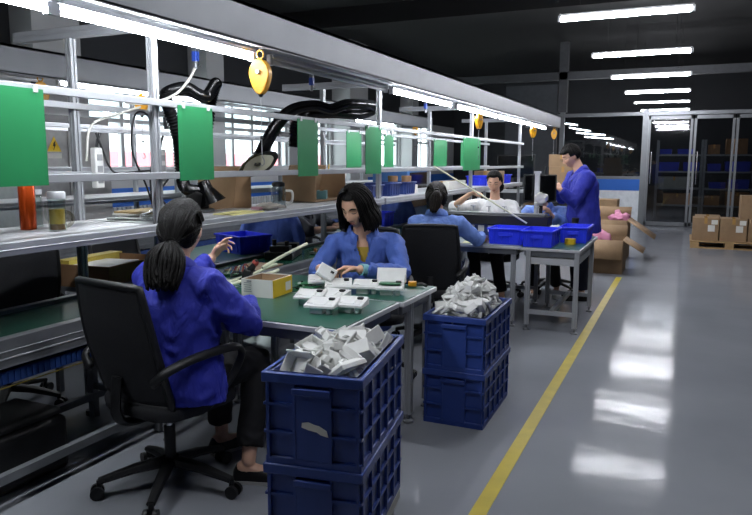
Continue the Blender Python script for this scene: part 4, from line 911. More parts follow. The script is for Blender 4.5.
# ---------------------------------------------------------------- office chairs
def office_chair():
    t = thing('office_chair', 'x', 'chair', (0, 0, 0), 0, 'black office chairs')
    m = MB(); n = 20
    rr = lambda a, b, z: [V((a*abs(cos(q))**.5*(1 if cos(q) > 0 else -1), .02+b*abs(sin(q))**.5*(1 if sin(q) > 0 else -1), z)) for q in [2*pi*k/32 for k in range(32)]]
    m.loft([rr(.2, .2, .40), rr(.245, .235, .415), rr(.25, .24, .45), rr(.24, .23, .475), rr(.2, .19, .485)]).build('seat', BLACKF, t, local=True, smooth=60)
    def back(u, v):
        z = .47 + .53*v; w = (.215 + .018*sin(v*pi)) * (1-.06*v*v); x = (2*u-1)
        return V((x*w, -.20 - .13*v + .05*x*x - .03*sin(pi*v)*.5, z + .012*(1-x*x)*v))
    MB().grid(back, 16, 14).build('backrest', BLACKF, t, local=True, solid=.014, smooth=180)
    P = [back(0, j/14) for j in range(15)] + [back(i/16, 1) for i in range(1, 17)] + [back(1, 1-j/14) for j in range(1, 15)] + [back(1-i/16, 0) for i in range(1, 17)]
    MB().tube(P, .016, 8).build('back_frame', BLACKP, t, local=True, smooth=180)
    MB().tube(spline([(0, -.02, .39), (0, -.2, .385), (0, -.27, .44), (0, -.26, .6)], 6), [.035]*13+[.03]*6, 10, flat=.5).build('back_support', BLACKP, t, local=True)
    for s in (-1, 1):
        MB().tube(spline([(s*.21, -.245, .60), (s*.27, -.22, .655), (s*.29, -.10, .685), (s*.29, .08, .69), (s*.285, .17, .675), (s*.275, .19, .62), (s*.26, .12, .52), (s*.22, .02, .42), (s*.15, -.02, .395)], 6), .022, 10, flat=.7).build('armrest', BLACKP, t, local=True, smooth=180)
    MB().cyl((0, 0, .12), (0, 0, .30), .026, 14).build('column_cover', BLACKP, t, local=True); MB().cyl((0, 0, .28), (0, 0, .40), .016, 14).build('gas_column', CHROME, t, local=True)
    for k in range(5):
        a = 2*pi*k/5 + .3; d = V((cos(a), sin(a), 0))
        l = MB().tube([d*.03+V((0, 0, .13)), d*.16+V((0, 0, .115)), d*.31+V((0, 0, .08))], [.034, .028, .02], 8, flat=.8).build('leg', BLACKP, t, local=True)
        x = V((-sin(a), cos(a), 0))
        MB().cyl(d*.32+x*.012+V((0, 0, .03)), d*.32+x*.03+V((0, 0, .03)), .03, 14).cyl(d*.32-x*.03+V((0, 0, .03)), d*.32-x*.012+V((0, 0, .03)), .03, 14).cyl(d*.31+V((0, 0, .035)), d*.31+V((0, 0, .085)), .012, 8).build('caster', BLACKP, l, local=True)
    return t
ch0 = office_chair()
def place_chair(x, y, r, label, first=[True]):
    o = ch0 if first[0] else copy_tree(ch0); first[0] = False
    o.location = (x, y, 0); o.rotation_euler = (0, 0, r); o['label'] = label; return o
place_chair(-2.09, 2.30, -.16, 'black mesh office chair of the woman in royal blue, nearest the camera')
place_chair(-1.98, 4.22, pi+.42, 'black office chair under the woman in mid blue, mostly hidden')
place_chair(-1.88, 5.22, .3, 'black mesh office chair with its back to us behind the farther crates')
place_chair(-1.92, 7.52, pi+.05, 'black office chair under the woman in white')
place_chair(-3.7, 2.68, pi/2-.15, 'black office chair beyond the conveyor at the left photo edge')
place_chair(-4.02, 4.1, -1.7, 'black office chair beyond the conveyor behind the dark brown box')
place_chair(-3.72, 6.05, -1.5, 'black office chair under the person in dark clothes beyond the conveyor')
place_chair(-1.40, 7.98, pi-.2, 'black office chair of the person hidden by the monitor')
# jackets over chair backs beyond the line
def hung_jacket(c, r, m, label):
    mb = MB(); M = Matrix.Rotation(r, 3, 'Z'); c = V(c)
    mb.tube([c+M@V((-.2, 0, .0)), c+M@V((0, 0, .03)), c+M@V((.2, 0, 0))], [.05, .06, .05], 14, round_end=True)
    mb.loft([[c + M @ V((cos(a)*w, sin(a)*d, z)) for a in [2*pi*k/24 for k in range(24)]] for w, d, z in ((.22, .05, .0), (.25, .07, -.15), (.24, .06, -.3), (.25, .07, -.42))])
    for s in (-1, 1): mb.tube([c+M@V((s*.2, 0, -.01)), c+M@V((s*.27, -.03, -.2)), c+M@V((s*.25, -.02, -.42))], [.05, .055, .045], 12)
    me = remeshed(mb, .014, 2)
    for v in me.vertices:
        n = noise.noise(V((v.co.x*14, v.co.y*14, v.co.z*4))); v.co += v.normal * n*.02
    me.transform(Matrix.Translation(-c)); me.materials.append(m)
    o = link('jacket', me, None, c, smooth=180); tag(o, label, 'jacket'); return o
hung_jacket((-3.58, 5.42, .98), .6, DENIM, 'mid blue jacket hanging beyond the conveyor under the shelf')
hung_jacket((-3.4, 7.95, .98), .3, mat('dark_blue_jacket', '#243a70', .8), 'dark blue jacket hanging behind the post right of the woman in mid blue')
for (x, y, r, lb) in ((-3.58, 5.42, 0, 'steel coat stand holding the mid blue jacket beyond the conveyor'), (-3.4, 7.95, 0, 'steel coat stand holding the dark blue jacket')):
    t = thing('coat_stand', lb, 'stand', (x, y, 0)); MB().cyl((x, y, .02), (x, y, .99), .015, 10).build('pole', BLACKP, t); MB().lathe([(0, 0), (.16, 0), (.15, .02), (0, .025)], (x, y, 0)).build('base', BLACKP, t)
# ---------------------------------------------------------------- people
def sgn(x): return 1 if x > 0 else -1
def head_point(d, off=0.):
    """unit direction -> point on the head surface, head frame: x right, y forward, z up; chin near z=-.115"""
    x, y, z = d
    p = V((.074*x, .097*y, .118*z))
    if p.z < -.01:
        k = smoothstep(.01, .115, -p.z)
        p.x *= 1-.30*k
        if p.y < 0: p.y *= 1-.55*k
        else: p.y *= 1+.06*k
    if p.y > 0: p.y -= .010*smoothstep(.045, .09, p.y)*(1-abs(p.z)/.12)
    if y > 0:
        g = lambda cx, cz, sx, sz: math.exp(-((p.x-cx)/sx)**2-((p.z-cz)/sz)**2)
        n = .024*g(0, -.034, .011, .010) + .016*g(0, -.018, .009, .014) + .008*g(0, .004, .008, .018) + .007*g(.013, -.038, .008, .007) + .007*g(-.013, -.038, .008, .007)
        e = -.010*(g(.032, .004, .017, .011)+g(-.032, .004, .017, .011)) + .005*(g(.032, .004, .010, .008)+g(-.032, .004, .010, .008))
        b = .004*(g(.03, .025, .022, .008)+g(-.03, .025, .022, .008))
        ch = .005*(g(.042, -.03, .02, .02)+g(-.042, -.03, .02, .02))
        mo = .006*g(0, -.062, .02, .006) + .006*g(0, -.073, .016, .006) - .004*g(0, -.0675, .022, .0028) - .003*g(0, -.085, .02, .006)
        c = .008*g(0, -.103, .02, .012)
        p.y += n+e+b+ch+mo+c
    if off: p += V((x/.074, y/.097, z/.118)).normalized()*off
    return p

def face_y(x, z):
    """front surface y for head-frame x,z (iterated)"""
    dx, dz = x/.074, z/.118
    for _ in range(6):
        d = V((dx, sqrt(max(.02, 1-dx*dx-dz*dz)), dz)); p = head_point(d); dx += (x-p.x)/.074; dz += (z-p.z)/.118
    return p.y

def dirs(nu, nv):
    return [[V((sin(pi*j/nv)*sin(2*pi*k/nu), sin(pi*j/nv)*cos(2*pi*k/nu), -cos(pi*j/nv))) for k in range(nu)] for j in range(1, nv)]

def hand_mesh(mb, w, d, n, lat, curl, sc=1., thumb=.5, spread=.06):
    """w wrist, d finger direction, n palm normal (the side fingers close to), lat towards the thumb"""
    w = V(w); d = V(d).normalized(); n = V(n); n = (n-d*n.dot(d)).normalized(); lat = V(lat); lat = (lat-d*lat.dot(d)-n*lat.dot(n)).normalized()
    K = []
    for i, (lo, ln) in enumerate(((.031, .086), (.0105, .090), (-.0105, .086), (-.031, .076))):
        k = w + (lat*lo + d*ln)*sc
        mb.tube([w+lat*lo*.55*sc+d*.005*sc, w+(lat*lo*.85+d*ln*.5)*sc, k], [.014*sc, .0145*sc, .0115*sc], 10, round_end=True); K.append(k)
    for i, (k, segs) in enumerate(zip(K, ((.043, .026, .021), (.047, .029, .022), (.043, .027, .021), (.034, .021, .019)))):
        a = 0.; p = k.copy(); pts = [k - d*.01*sc]
        sp = spread*(1.5-i)
        for s_, c_ in zip(segs, (curl[i], curl[i]*1.1, curl[i]*.7)):
            a += c_; dd = (d*cos(a)+n*sin(a) + lat*sp*cos(a)).normalized(); p = p + dd*s_*sc; pts.append(p.copy())
        mb.tube(pts, [.0098*sc, .0092*sc, .0084*sc, .0068*sc], 8, round_end=True)
    b = w + (d*.022+lat*.024)*sc; pts = [w+(d*.01+lat*.012)*sc, b]; p = b.copy()
    for s_, (cd, cl, cn) in zip((.042, .032, .025), ((.7, .75, .3+.4*thumb), (.9, .35, .4+.6*thumb), (1, .05, .4+.7*thumb))):
        p = p + (d*cd+lat*cl+n*cn).normalized()*s_*sc; pts.append(p.copy())
    mb.tube(pts, [.016*sc, .0155*sc, .0115*sc, .0100*sc, .0075*sc], 8, round_end=True)

def ring(c, r, f, rx, ry, n=28): return [V(c)+V(r)*rx*cos(a)+V(f)*ry*sin(a) for a in [2*pi*k/n for k in range(n)]]

def person(label, base, P):
    """P: joints in world coordinates, materials and style"""
    t = thing('person', label, 'person', base)
    g = lambda k: V(P[k])
    fwd = V(P['fwd']).normalized(); rt = V((fwd.y, -fwd.x, 0)).normalized()
    pel, che, nk, hc = g('pelvis'), g('chest'), g('neck'), g('head')
    hf = V(P['face']).normalized(); hu = V(P.get('hup', (0, 0, 1))); hu = (hu-hf*hu.dot(hf)).normalized(); hr = hf.cross(hu)
    HM_ = Matrix((hr, hf, hu)).transposed()
    hs = P.get('hs', 1.0)
    H = lambda p: hc + HM_ @ (V(p)*hs)
    up = (nk-pel).normalized(); ff = (fwd-up*fwd.dot(up)).normalized(); cf = (fwd-(nk-che).normalized()*fwd.dot((nk-che).normalized())).normalized()
    b = MB()
    # ---- body: head, neck, torso, arms, hands, legs in one surface
    b.loft([[H(head_point(d)) for d in row] for row in dirs(56, 44)])
    for s in (-1, 1): b.ell(H((s*.073, -.008, -.008)), (.010*hs, .020*hs, .032*hs), HM_ @ Matrix.Rotation(s*-.25, 3, 'Z'), 12, 8)
    b.tube([nk - (nk-che)*.25, nk+(H((0, -.02, -.06))-nk)*.3, H((0, -.018, -.06)), H((0, -.01, -.02))], [.062*hs, .052*hs, .050*hs, .05*hs], 18)
    wst = pel.lerp(che, .5); bs = P.get('bulk', 1.)
    b.loft([ring(pel-up*.06, rt, ff, .12*bs, .09*bs), ring(pel, rt, ff, .155*bs, .11*bs), ring(wst, rt, ff, .13*bs, .098*bs), ring(che, rt, cf, .15*bs, .108*bs), ring(che.lerp(nk, .6), rt, cf, .145*bs, .08*bs), ring(che.lerp(nk, .9), rt, cf, .075, .06), ring(nk, rt, cf, .055, .052)])
    j = MB()   # garment for the upper body
    drop = P.get('hem', .12)
    j.loft([ring(pel-up*drop, rt, ff, .192*bs, .150*bs), ring(pel, rt, ff, .192*bs, .152*bs), ring(wst, rt, ff, .172*bs, .140*bs), ring(che, rt, cf, .182*bs, .138*bs), ring(che.lerp(nk, .5), rt, cf, .175*bs, .112*bs), ring(che.lerp(nk, .8), rt, cf, .125*bs, .085), ring(nk.lerp(che, .02), rt, cf, .072, .066)])
    shirt_end = P.get('cuff', .94)
    for s, sd in (('l', -1), ('r', 1)):
        sh, el, wr = g('sh_'+s), g('el_'+s), g('wr_'+s)
        b.tube([che.lerp(nk, .45)+rt*sd*.07, sh, sh.lerp(el, .5), el, el.lerp(wr, .35), wr], [.05, .052, .044, .038, .037, .026], 14, round_end=True)
        hd = V(P.get('hd_'+s, wr-el)).normalized(); n = V(P.get('pn_'+s, (0, 0, -1)))
        lat = V(P['th_'+s]) if 'th_'+s in P else (n.cross(hd)*(1 if s == 'l' else -1))
        hand_mesh(b, wr+hd*.015, hd, n, lat, P.get('curl_'+s, (.5, .55, .6, .65)), P.get('hand', .95), P.get('thumb', .5))
        ce = el.lerp(wr, shirt_end) if shirt_end > 0 else sh.lerp(el, -shirt_end)
        A = [che.lerp(nk, .5)+rt*sd*.08, sh.lerp(che.lerp(nk, .55), .25), sh, sh.lerp(el, .45), sh.lerp(el, .85), el, el.lerp(ce, .25), el.lerp(ce, .7), ce]
        sv = P.get('slv', 1.)
        j.tube(A, [q*sv for q in (.062, .075*bs, .076*bs, .067*bs, .062*bs, .060*bs, .058, .052, .049)], 20)
    lg = MB()
    for s, sd in (('l', -1), ('r', 1)):
        hp, kn, an = g('hp_'+s), g('kn_'+s), g('an_'+s); toe = V(P['toe_'+s]).normalized()
        b.tube([hp, hp.lerp(kn, .5), kn, kn.lerp(an, .3), an], [.075, .066, .05, .05, .033], 14, round_end=True)
        b.tube([an-toe*.03-V((0, 0, .03)), an+toe*.05-V((0, 0, .05)), an+toe*.13-V((0, 0, .06))], [.032, .032, .024], 10, round_end=True)
        te = kn.lerp(an, P.get('tlen', .93))
        lg.tube([hp-(kn-hp)*.12, hp, hp.lerp(kn, .5), kn.lerp(hp, .08), kn, kn.lerp(te, .1), kn.lerp(te, .5), te], [.08, .094, .085, .074, .072, .07, .066, .062], 18)
    lg.loft([ring(pel-up*.07, rt, ff, .15, .11), ring(pel+up*.06, rt, ff, .165, .122)])
    vx = P.get('vox', .006)
    me = remeshed(b, vx, 2, .4); me.transform(root_mat(t).inverted()); me.materials.append(SKIN); link('body', me, t, smooth=180)
    for m_, nm, mm, amp in ((lg, P.get('lower', 'trousers'), P['trou'], .006), (j, P.get('upper', 'jacket'), P['jack'], .010)):
        me = remeshed(m_, max(.009, vx*1.5), 3)
        fr = P.get('fold', 1.)
        els = [g('el_l'), g('el_r')]
        for v in me.vertices:
            c = v.co; near = max(math.exp(-((c-e).length/.13)**2) for e in els)
            q = V((c.x*11, c.y*11, c.z*8)); w_ = noise.noise_vector(c*7)*.6
            f = abs(noise.noise(q+w_)); f2 = noise.noise(c*26+w_*2)
            v.co = c + v.normal*fr*(amp*(.6-1.8*f)*(1+.4*near) + amp*.2*f2)
        if nm == 'jacket' and P.get('vneck'):
            bm = bmesh.new(); bm.from_mesh(me); vn = P['vneck']; kill = []
            for fce in bm.faces:
                c = fce.calc_center_median(); r_ = c-nk; x = r_.dot(rt)-P.get('voff', 0); z = r_.dot((nk-che).normalized()); y = r_.dot(cf)
                if y > .0 and z > -vn and abs(x) < .012+.058*(z+vn)/vn: kill.append(fce)
            bmesh.ops.delete(bm, geom=kill, context='FACES'); bm.to_mesh(me); bm.free()
        me.transform(root_mat(t).inverted()); me.materials.append(mm)
        jo = link(nm, me, t, smooth=180)
        if nm == 'jacket' and P.get('vneck'):
            md = jo.modifiers.new('cloth', 'SOLIDIFY'); md.thickness = .006; md.offset = -1
    if P.get('inner'):
        m = MB(); m.loft([ring(wst, rt, ff, .137*bs, .106*bs), ring(che, rt, cf, .158*bs, .117*bs), ring(che.lerp(nk, .55), rt, cf, .14*bs, .089*bs)], cap=False)
        m.build('inner_shirt', P['inner'], t, smooth=180)
    # collar
    if P.get('collar', True):
        m = MB(); c0 = nk; R = []
        up2 = (nk-che).normalized()
        a0 = .35 if P.get('vneck') else .12
        for k in range(25):
            a = pi/2 + a0 + (2*pi-2*a0)*k/24
            o = rt*cos(a)*.078 + cf*sin(a)*.072
            front = max(0, sin(a)); dz = -.05*front if P.get('vneck') else -.03*front
            R.append([c0+o+up2*(dz-.012), c0+o*1.0+up2*(dz+.032), c0+o*1.16+up2*(dz+.022), c0+o*(1.40+.3*front)+up2*(dz-.03-.03*front)])
        vs = [p for q in R for p in q]; fs = [(4*i+k, 4*i+k+1, 4*i+k+5, 4*i+k+4) for i in range(24) for k in range(3)]
        m.add(vs, fs).build('collar', P['jack'], t, smooth=180, solid=.006)
    if P.get('vneck') and P.get('lapel', True):
        pass
    # shoes
    for s in ('l', 'r'):
        an = g('an_'+s); toe = V(P['toe_'+s]).normalized(); lt = V((toe.y, -toe.x, 0)); z0 = P.get('floor_z', 0)
        c = V((an.x, an.y, z0))
        sec = [(-.07, .026, .05), (-.055, .036, .075), (0, .037, .078), (.06, .043, .062), (.12, .046, .046), (.165, .036, .036), (.185, .014, .022)]
        m = MB(); rings = []
        for y, w_, h_ in sec:
            rings.append([c+toe*y+lt*w_*cos(a)*(1 if sin(a) >= 0 else 1)+V((0, 0, .012+(h_*max(0, sin(a))**.8 if sin(a) > 0 else 0))) for a in [2*pi*k/20 for k in range(20)]])
        sh = m.loft(rings).build('shoe', P.get('shoe', SHOE), t, smooth=70)
        m = MB(); m.prism([((c+toe*y+lt*w_*1.06).x, (c+toe*y+lt*w_*1.06).y) for y, w_, h_ in sec]+[((c+toe*y-lt*w_*1.06).x, (c+toe*y-lt*w_*1.06).y) for y, w_, h_ in reversed(sec)], .016, None, (0, 0, z0+.0))
        m.build('sole', P.get('sole', SHOE), sh)
    # face details
    if P.get('face_detail', True):
        for s in (-1, 1):
            pts = [V((s*(.016+.034*k/6), 0, .024+.006*sin(pi*k/6)-.002*k/6)) for k in range(7)]
            MB().tube([H((p.x, face_y(p.x, p.z)+.001, p.z)) for p in pts], [.0022*hs, .0036*hs, .004*hs, .0038*hs, .0034*hs, .0026*hs, .0014*hs], 6).build('eyebrow', HAIRM, t, smooth=180)
            zz = .001 if P.get('look_down', True) else .004
            pts = [V((s*(.019+.028*k/8), 0, zz-(.0045*sin(pi*k/8) if P.get('look_down', True) else -.003*sin(pi*k/8)))) for k in range(9)]
            MB().tube([H((p.x, face_y(p.x, p.z)+.0012, p.z)) for p in pts], [.0009, .0019, .0024, .0026, .0026, .0026, .0024, .002, .001], 6).build('eyelashes', DARKEYE, t, smooth=180)
            if not P.get('look_down', True):
                MB().ell(H((s*.033, face_y(s*.033, -.001)-.001, -.001)), (.011*hs, .004*hs, .005*hs), HM_, 12, 8).build('eye', DARKEYE, t, smooth=180)
        m = MB()
        for z, r_ in ((-.063, .0034), (-.0715, .0042)):
            pts = [V((-.020+.04*k/8, 0, z+(.002 if z > -.065 else -.001)*sin(pi*k/8))) for k in range(9)]
            m.tube([H((p.x, face_y(p.x, p.z)-.0005, p.z)) for p in pts], [.0008]+[r_*(.5+.5*sin(pi*k/8)) for k in range(1, 8)]+[.0008], 6)
        m.build('lips', LIP, t, smooth=180)
    hair(t, H, HM_, hs, P)
    return t, H, HM_

def hair(t, H, HM_, hs, P):
    st = P['hair']; mm = P.get('hairm', HAIRM); r = random.Random(hash(st) % 1000 if False else len(st)*7)
    rows = dirs(48, 36); cap = MB(); off = {'bob': .004, 'pony': .003, 'lowtail': .003, 'short': .003, 'tied': .003}[st]
    def ishair(d):
        x, y, z = d
        if st == 'bob': return z > .62 - .0*abs(x) or y < .12 + .35*max(0, z) and z > -.75 or (y < .62 and abs(x) > .62 and z > -.6)
        if st == 'short': return z > .52 or (y < .12 and z > -.35 and not (y > -.3 and z < .05)) or (y < .35 and z > .25)
        return z > .66 or (y < .10 and z > -.55 and not (y > -.22 and z < .02)) or (y < .45 and z > .3)
    vs = []; idx = {}
    nr, nc = len(rows), len(rows[0])
    for jx, row in enumerate(rows):
        for k, d in enumerate(row):
            vs.append(H(head_point(d, off+.003*noise.noise(d*9)) if d.y < .3 or st != 'x' else head_point(d, off)))
    fs = []
    for jx in range(nr-1):
        for k in range(nc):
            c = (rows[jx][k]+rows[jx+1][(k+1) % nc])/2
            if ishair(c): fs.append((jx*nc+k, jx*nc+(k+1) % nc, (jx+1)*nc+(k+1) % nc, (jx+1)*nc+k))
    top = len(vs); vs.append(H(head_point(V((0, 0, 1)), off)))
    for k in range(nc): fs.append(((nr-1)*nc+k, (nr-1)*nc+(k+1) % nc, top))
    used = sorted({i for f in fs for i in f}); mp_ = {u: i for i, u in enumerate(used)}
    cap.add([vs[u] for u in used], [tuple(mp_[i] for i in f) for f in fs])
    h = cap.build('hair', mm, t, smooth=180, solid=.010)
    L = MB()
    def lock(dirs_, extra, rad, o=.018):
        pts = [H(head_point(V(d).normalized(), o)) for d in dirs_] + [H(e) for e in extra]
        pts = spline(pts, 4); n = len(pts)
        L.tube(pts, [rad*hs*(.55+.6*sin(pi*min(1, (i+1)/n*.9))) if i < n-1 else rad*.25 for i in range(n)], 8, flat=.7)
    if st == 'bob':
        px = P.get('part', .15)
        for k in range(230):
            a = -2.32 + 4.64*k/229 + r.uniform(-.04, .04)            # 0 = back of the head
            if abs(a) > 2.15 and k % 2: continue
            sd = sgn(a); X, Y = sin(a), -cos(a)
            o = .010+.016*r.random(); zend = -.118 - .030*r.random() + (.03 if abs(a) > 2.0 else 0); flare = 1.08+.24*r.random()
            lock([(px+.1*X, .45+.1*Y, 1.0), (X*.55, Y*.55+.12, .8), (X*.9, Y*.9, .38), (X*1., Y*.98, -.05)],
                 [(X*.088*flare, Y*.098*flare-.004, -.07), (X*.092*flare, Y*.10*flare-.004, -.11), (X*.08*flare+.006*r.uniform(-1, 1), Y*.09*flare, zend)], .0068, o)
    elif st in ('pony', 'lowtail', 'tied'):
        tie = V({'pony': (0, -.125, .015), 'lowtail': (0, -.105, -.085), 'tied': (0, -.115, -.04)}[st])
        for k in range(170):
            a = pi*(k/169*2-1)*.80                                  # hairline sweep, 0 = forehead
            X, Y = sin(a), cos(a)
            z = .72 if abs(a) < .6 else .72-.5*min(1, (abs(a)-.6)/1.0)
            if abs(a) > 1.7: z = .2-.55*min(1, (abs(a)-1.7)/.8)
            s0 = V((X*.8, max(-.2, Y*.72), z)).normalized()
            e = (tie/ .1).normalized()
            mid = (s0*.5+V((X*.35, -.2, .55)) + e*.25).normalized() if z > .1 else (s0+e*.6).normalized()
            lock([s0, mid, (mid*.5+e*.8+V((X*.15, 0, .1))).normalized()], [tie+V((X*.018, .0, .012*r.uniform(-1, 1)))], .0062, .010+.006*r.random())
        n, ln, sp = {'pony': (80, .17, .04), 'lowtail': (300, .185, .062), 'tied': (150, .13, .07)}[st]
        for k in range(n):
            a = r.uniform(0, 6.28); q = sqrt(r.random())*sp
            dx, dy = cos(a)*q*1.15, sin(a)*q*.6
            l = ln*r.uniform(.75, 1.05)
            w = V(P.get('tail', (0, 0, -1)))*1.0
            pt = [tie+V((dx*.15, dy*.2, .005)), tie+V((dx*.6, -.024+dy*.6, -.022)), tie+V((dx, -.028+dy, 0))+w*l*.45, tie+V((dx*.95, -.022+dy, 0))+w*l*.8, tie+V((dx*.7+r.uniform(-.01, .01), -.02+dy, 0))+w*l]
            pts = spline([H(p) for p in pt], 4); L.tube(pts, [.0062*hs*(.6+.5*sin(pi*i/len(pts))) for i in range(len(pts))], 8, flat=.8)
        m = MB().lathe([(.022, -.008), (.027, 0), (.022, .008), (.016, 0), (.022, -.008)], H(tie), HM_ @ frame_from((0, -1, .0)))
        m.build('hair_tie', BLACKP, t)
    else:
        for k in range(220):
            a = r.uniform(-pi, pi); X, Y = sin(a), cos(a); q = r.random()
            s0 = V((X*.5*q, Y*.5*q-.1, 1)); s1 = V((X*.75, Y*.78, .62)); s2 = V((X*.95, min(.78, Y*.95), .42 if Y > .3 else .05 if Y > -.2 else -.1))
            lock([s0, s1, s2], [], .0065, .010+.008*r.random())
    L.build('hair_locks', mm, t, smooth=180)

# woman in royal blue, back to the camera
t, H, M_ = person('seated woman in royal blue jacket with black hair tied low, back to the camera', (-2.02, 2.3, 0), dict(
    pelvis=(-1.99, 2.28, .52), chest=(-2.01, 2.29, .88), neck=(-2.04, 2.325, 1.055), head=(-2.045, 2.375, 1.195), hs=1.13, hand=.82, fwd=(.16, 1, 0), face=(-.36, .84, -.40),
    sh_l=(-2.19, 2.33, .97), sh_r=(-1.85, 2.29, .97), el_l=(-2.27, 2.56, .86), el_r=(-1.73, 2.42, .785), wr_l=(-2.22, 2.80, 1.0), wr_r=(-1.90, 2.665, .82),
    hd_l=(.25, .5, .6), pn_l=(.8, .1, -.2), th_l=(.1, -.6, .7), hd_r=(-.6, .7, -.05), pn_r=(0, 0, -1), curl_l=(.35, .6, .8, .9),
    hp_l=(-2.15, 2.3, .53), hp_r=(-1.96, 2.28, .53), kn_l=(-2.16, 2.72, .52), kn_r=(-1.88, 2.70, .53), an_l=(-2.12, 2.72, .10), an_r=(-1.80, 2.50, .10), toe_l=(.35, .9, 0), toe_r=(.85, .35, 0),
    jack=ROYAL, trou=BTROU, hair='lowtail', vox=.0055, shoe=SHOE, sole=RUBW, hem=.06, bulk=1.12, slv=.95, fold=1.6, tlen=.86, tail=(.0, -.12, -1)))
# woman in mid blue, working at the table
t, H, M_ = person('seated woman in mid blue jacket with dark bob haircut assembling a white part', (-1.94, 4.02, 0), dict(
    pelvis=(-1.97, 4.10, .52), chest=(-1.94, 4.05, .87), neck=(-1.925, 4.0, 1.055), head=(-1.935, 3.925, 1.212), hs=1.12, fwd=(.42, -1, 0), face=(-.14, -.88, -.44),
    sh_l=(-1.745, 4.11, .965), sh_r=(-2.105, 3.96, .965), el_l=(-1.59, 3.88, .80), el_r=(-2.13, 3.74, .79), wr_l=(-1.735, 3.57, .865), wr_r=(-1.985, 3.53, .86),
    hd_l=(-.85, -.4, .05), pn_l=(-.3, -.5, -.7), th_l=(-.2, -.3, .9), hd_r=(.62, -.45, .1), pn_r=(.2, -.3, -.9), th_r=(.5, .2, .8), curl_l=(.55, .6, .7, .75), curl_r=(.45, .55, .65, .7),
    hp_l=(-1.88, 4.05, .53), hp_r=(-2.06, 4.0, .53), kn_l=(-1.75, 3.68, .53), kn_r=(-2.0, 3.58, .53), an_l=(-1.74, 3.72, .10), an_r=(-2.0, 3.62, .10), toe_l=(.4, -.9, 0), toe_r=(.3, -.9, 0),
    jack=DENIM, trou=NTROU, hair='bob', vox=.005, vneck=.17, inner=MUST, hairm=HAIRM, part=-.05, cuff=.90, hem=.15, bulk=1.0, slv=.9, voff=-.01, fold=1.5))
P_ = V((-1.735, 3.57, .865)); E_ = V((-1.59, 3.88, .80)); dd = (P_-E_).normalized()
MB().tube([P_-dd*.05, P_-dd*.005], .036, 14).build('inner_cuff', TEAL, t)
u = unit((-1.885, 3.42, .845), .3, 'white housing held in the hands of the woman in mid blue', tilt=(.9, .5)); u.scale = (.68, .68, .68)
# woman with the ponytail behind the farther crates
t, H, M_ = person('pony-tailed seated woman in pale blue jacket seen from behind near the blue bins', (-1.95, 5.56, 0), dict(
    pelvis=(-1.95, 5.5, .52), chest=(-1.96, 5.56, .87), neck=(-1.98, 5.62, 1.045), head=(-2.0, 5.66, 1.185), hs=1.12, fwd=(-.18, 1, 0), face=(-.32, .88, -.35),
    sh_l=(-2.15, 5.55, .965), sh_r=(-1.785, 5.62, .97), el_l=(-2.22, 5.80, .80), el_r=(-1.66, 5.80, .815), wr_l=(-2.1, 6.0, .83), wr_r=(-1.70, 6.05, .82), pn_r=(0, 0, -1), pn_l=(0, 0, -1), hd_r=(.1, 1, -.1),
    hp_l=(-2.03, 5.52, .53), hp_r=(-1.85, 5.54, .53), kn_l=(-2.12, 5.95, .53), kn_r=(-1.85, 5.98, .53), an_l=(-2.12, 5.9, .1), an_r=(-1.82, 5.88, .1), toe_l=(0, 1, 0), toe_r=(.1, 1, 0),
    jack=PALEB, trou=NTROU, hair='pony', hairm=HAIRB, vox=.007, hem=.14, face_detail=True, tail=(-.1, 0, -1)))
# woman in white
t, H, M_ = person('seated woman in white sweater with tied black hair, holding up the cream rod', (-1.95, 7.42, 0), dict(
    pelvis=(-1.95, 7.46, .52), chest=(-1.93, 7.42, .91), neck=(-1.92, 7.38, 1.10), head=(-1.915, 7.32, 1.285), fwd=(.1, -1, 0), face=(.08, -.94, -.36),
    sh_l=(-1.74, 7.42, 1.02), sh_r=(-2.12, 7.39, 1.02), el_l=(-1.62, 7.24, .83), el_r=(-2.33, 7.12, 1.0), wr_l=(-1.78, 7.06, .90), wr_r=(-2.09, 6.97, 1.16), hd_r=(.8, -.3, .25), pn_r=(.2, -.3, -.9), th_r=(.3, .1, .9), hd_l=(-.7, -.6, 0), pn_l=(0, 0, -1),
    hp_l=(-1.86, 7.42, .53), hp_r=(-2.04, 7.42, .53), kn_l=(-1.8, 7.02, .53), kn_r=(-2.04, 7.0, .53), an_l=(-1.72, 7.0, .1), an_r=(-2.0, 7.0, .1), toe_l=(.1, -1, 0), toe_r=(.1, -1, 0),
    jack=WSHIRT, upper='sweater', collar=False, cuff=.22, trou=BTROU, hair='tied', vox=.007, hem=.12, fold=.7))
